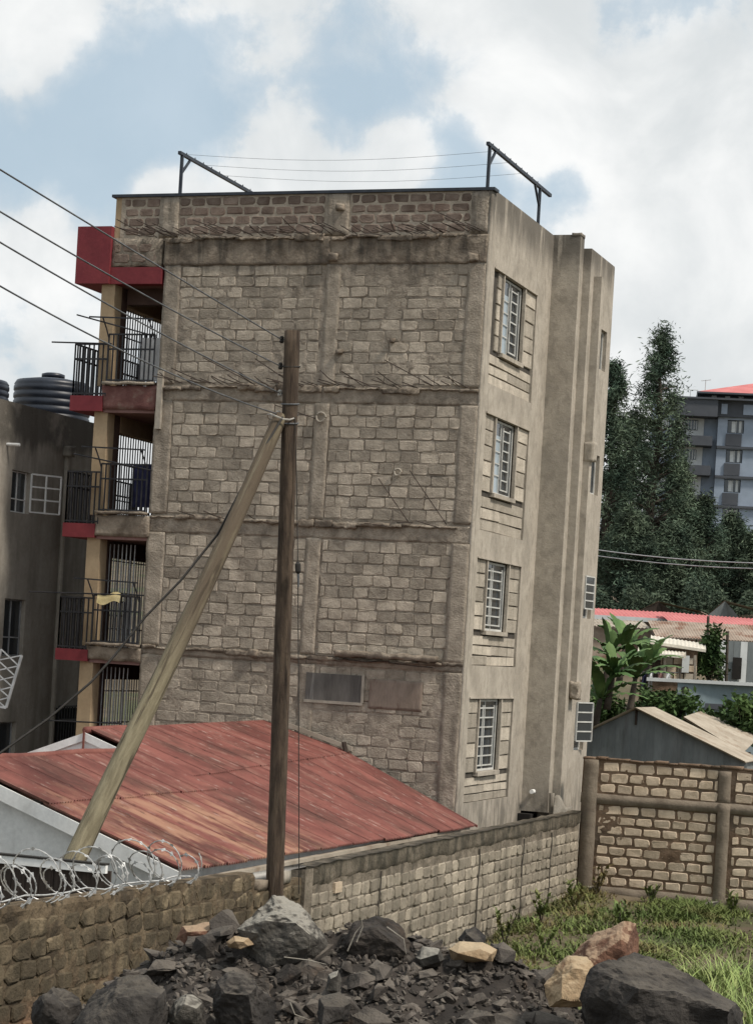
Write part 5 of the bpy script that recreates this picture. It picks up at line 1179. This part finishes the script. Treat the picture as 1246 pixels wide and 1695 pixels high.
# ================================================================== far blue-grey flats
FA = thing('far_apartment_block', 'blue grey multistorey flats with charcoal balconies beyond the trees', 'building')
DF = 200.0
k_ = DF / FPX
org = at(1190, 665, DF); ax = Vector((math.cos(PSI - .12), math.sin(PSI - .12), 0)); nrm = Vector((ax.y, -ax.x, 0))
def fa(u, v, out=0.):      # metres along / up from the facade corner
    return (u - 1190) * k_ , -(v - 665) * k_
fr = (org, ax, nrm)
def fbox(name, u0, u1, v0, v1, d0, d1, m_, parent=FA):
    a0, zt = fa(u0, v0); a1, zb = fa(u1, v1); mb = MB()
    c = [org + ax * a + Vector((0, 0, z)) + nrm * d for z in (zb, zt) for d in (d0, d1) for a in (a0, a1)]
    mb.poly(c, [(0, 2, 3, 1), (4, 5, 7, 6), (0, 1, 5, 4), (2, 6, 7, 3), (0, 4, 6, 2), (1, 3, 7, 5)]); return mb.build(name, m_, parent)
wins = [];
for j in range(6):
    v = 694 + 49 * j; wins.append((fa(1206, 0)[0], fa(1233, 0)[0], fa(0, v + 22)[1], fa(0, v)[1]))
mb = MB(); holed_wall(mb, fr, (fa(1190, 0)[0], fa(1330, 0)[0], fa(0, 1080)[1], fa(0, 668)[1]), wins, .4); mb.build('wall', M['aptblue'], FA)
fbox('building_core', 1080, 1330, 668, 1080, -9, -1.4, M['aptdark']); fbox('side_wall', 1080, 1190, 668, 1080, -1.4, -1.2, M['aptblue'])
for j in range(6):
    v = 694 + 49 * j
    fbox('spandrel', 1204, 1230, v + 23, v + 43, .0, .15, M['aptdark']); fbox('floor_band', 1190, 1330, v + 44, v + 48, .0, .3, M['aptdark'])
    w = fbox('window', 1207, 1232, v + 1, v + 21, -.4, -.35, M['glass'])
    fbox('curtain', 1213, 1219, v + 2, v + 20, -.34, -.3, M['aptwhite'], w); fbox('curtain', 1225, 1229, v + 1, v + 20, -.34, -.3, M['aptwhite'], w)
    fbox('mullion', 1219.5, 1220.5, v + 1, v + 21, -.33, -.25, M['aptwhite'], w)
    fbox('balcony', 1118, 1182, v + 30, v + 46, -1.2, 1.0, M['aptdark']); fbox('wall_panel', 1128, 1168, v - 4, v + 30, -1.19, -1.0, M['aptwhite'])
    w = fbox('window', 1137, 1158, v + 1, v + 18, -1.0, -.95, M['glass'])
    for q_ in (1141, 1146, 1151, 1155): fbox('window_bar', q_, q_ + 1.6, v + 2, v + 17, -.95, -.9, M['aptwhite'], w)
    fbox('window', 1088, 1110, v + 2, v + 18, -1.15, -1.1, M['aptwhite'])
fbox('roof_band', 1118, 1188, 664, 692, -1.2, 1.1, M['aptdark']); fbox('roof_band', 1188.2, 1330, 664, 690, .0, .4, M['aptdark']); fbox('band_panel', 1194, 1204, 669, 686, .41, .5, M['aptblue']); fbox('band_panel', 1230, 1260, 669, 686, .41, .5, M['aptblue'])
fbox('roof_edge', 1110, 1335, 661, 664, -9, 1.3, M['aptdark'])
fbox('penthouse', 1166, 1330, 648, 661, -8, -1.0, M['aptdark'])
for u in (1178, 1200, 1222): fbox('pier', u, u + 8, 649, 661, -.99, -.8, M['aptwhite'])
p0, p1, ap0, ap1 = [org + ax * fa(u, v)[0] + Vector((0, 0, fa(u, v)[1])) + nrm * d for u, v, d in ((1154, 650, .5), (1340, 650, .5), (1250, 620, -5), (1300, 620, -5))]
p2, p3 = p0 - nrm * 11, p1 - nrm * 11
mb = MB(); mb.face([p0, p1, ap1, ap0]); mb.face([p2, p0, ap0]); mb.face([p1, p3, ap1]); mb.face([p3, p2, ap0, ap1]); mb.build('roof', M['pinkroof'], FA)
fbox('roof_eave', 1153, 1341, 650, 653, -10.4, .6, M['aptdark'])
mb = MB(); c = org + ax * fa(1166, 650)[0]; mb.bar(c + Vector((0, 0, .8)), c + Vector((0, 0, 2.0)), .06); mb.bar(c + Vector((-.4, 0, 1.9)), c + Vector((.5, 0, 2.0)), .05); mb.build('aerial', M['aptwhite'], FA)
mb = MB()
for u in (1130, 1142, 1153): a0 = fa(u, 0)[0]; mb.bar(org + ax * a0 + Vector((0, 0, .3)), org + ax * a0 + Vector((0, 0, 1.0)), .06)
mb.bar(org + ax * fa(1130, 0)[0] + Vector((0, 0, 1.0)), org + ax * fa(1155, 0)[0] + Vector((0, 0, 1.0)), .06); mb.build('roof_railing', M['aptwhite'], FA)

scene.cycles.max_bounces = 6; scene.cycles.diffuse_bounces = 3; scene.cycles.glossy_bounces = 2; scene.cycles.transparent_max_bounces = 4
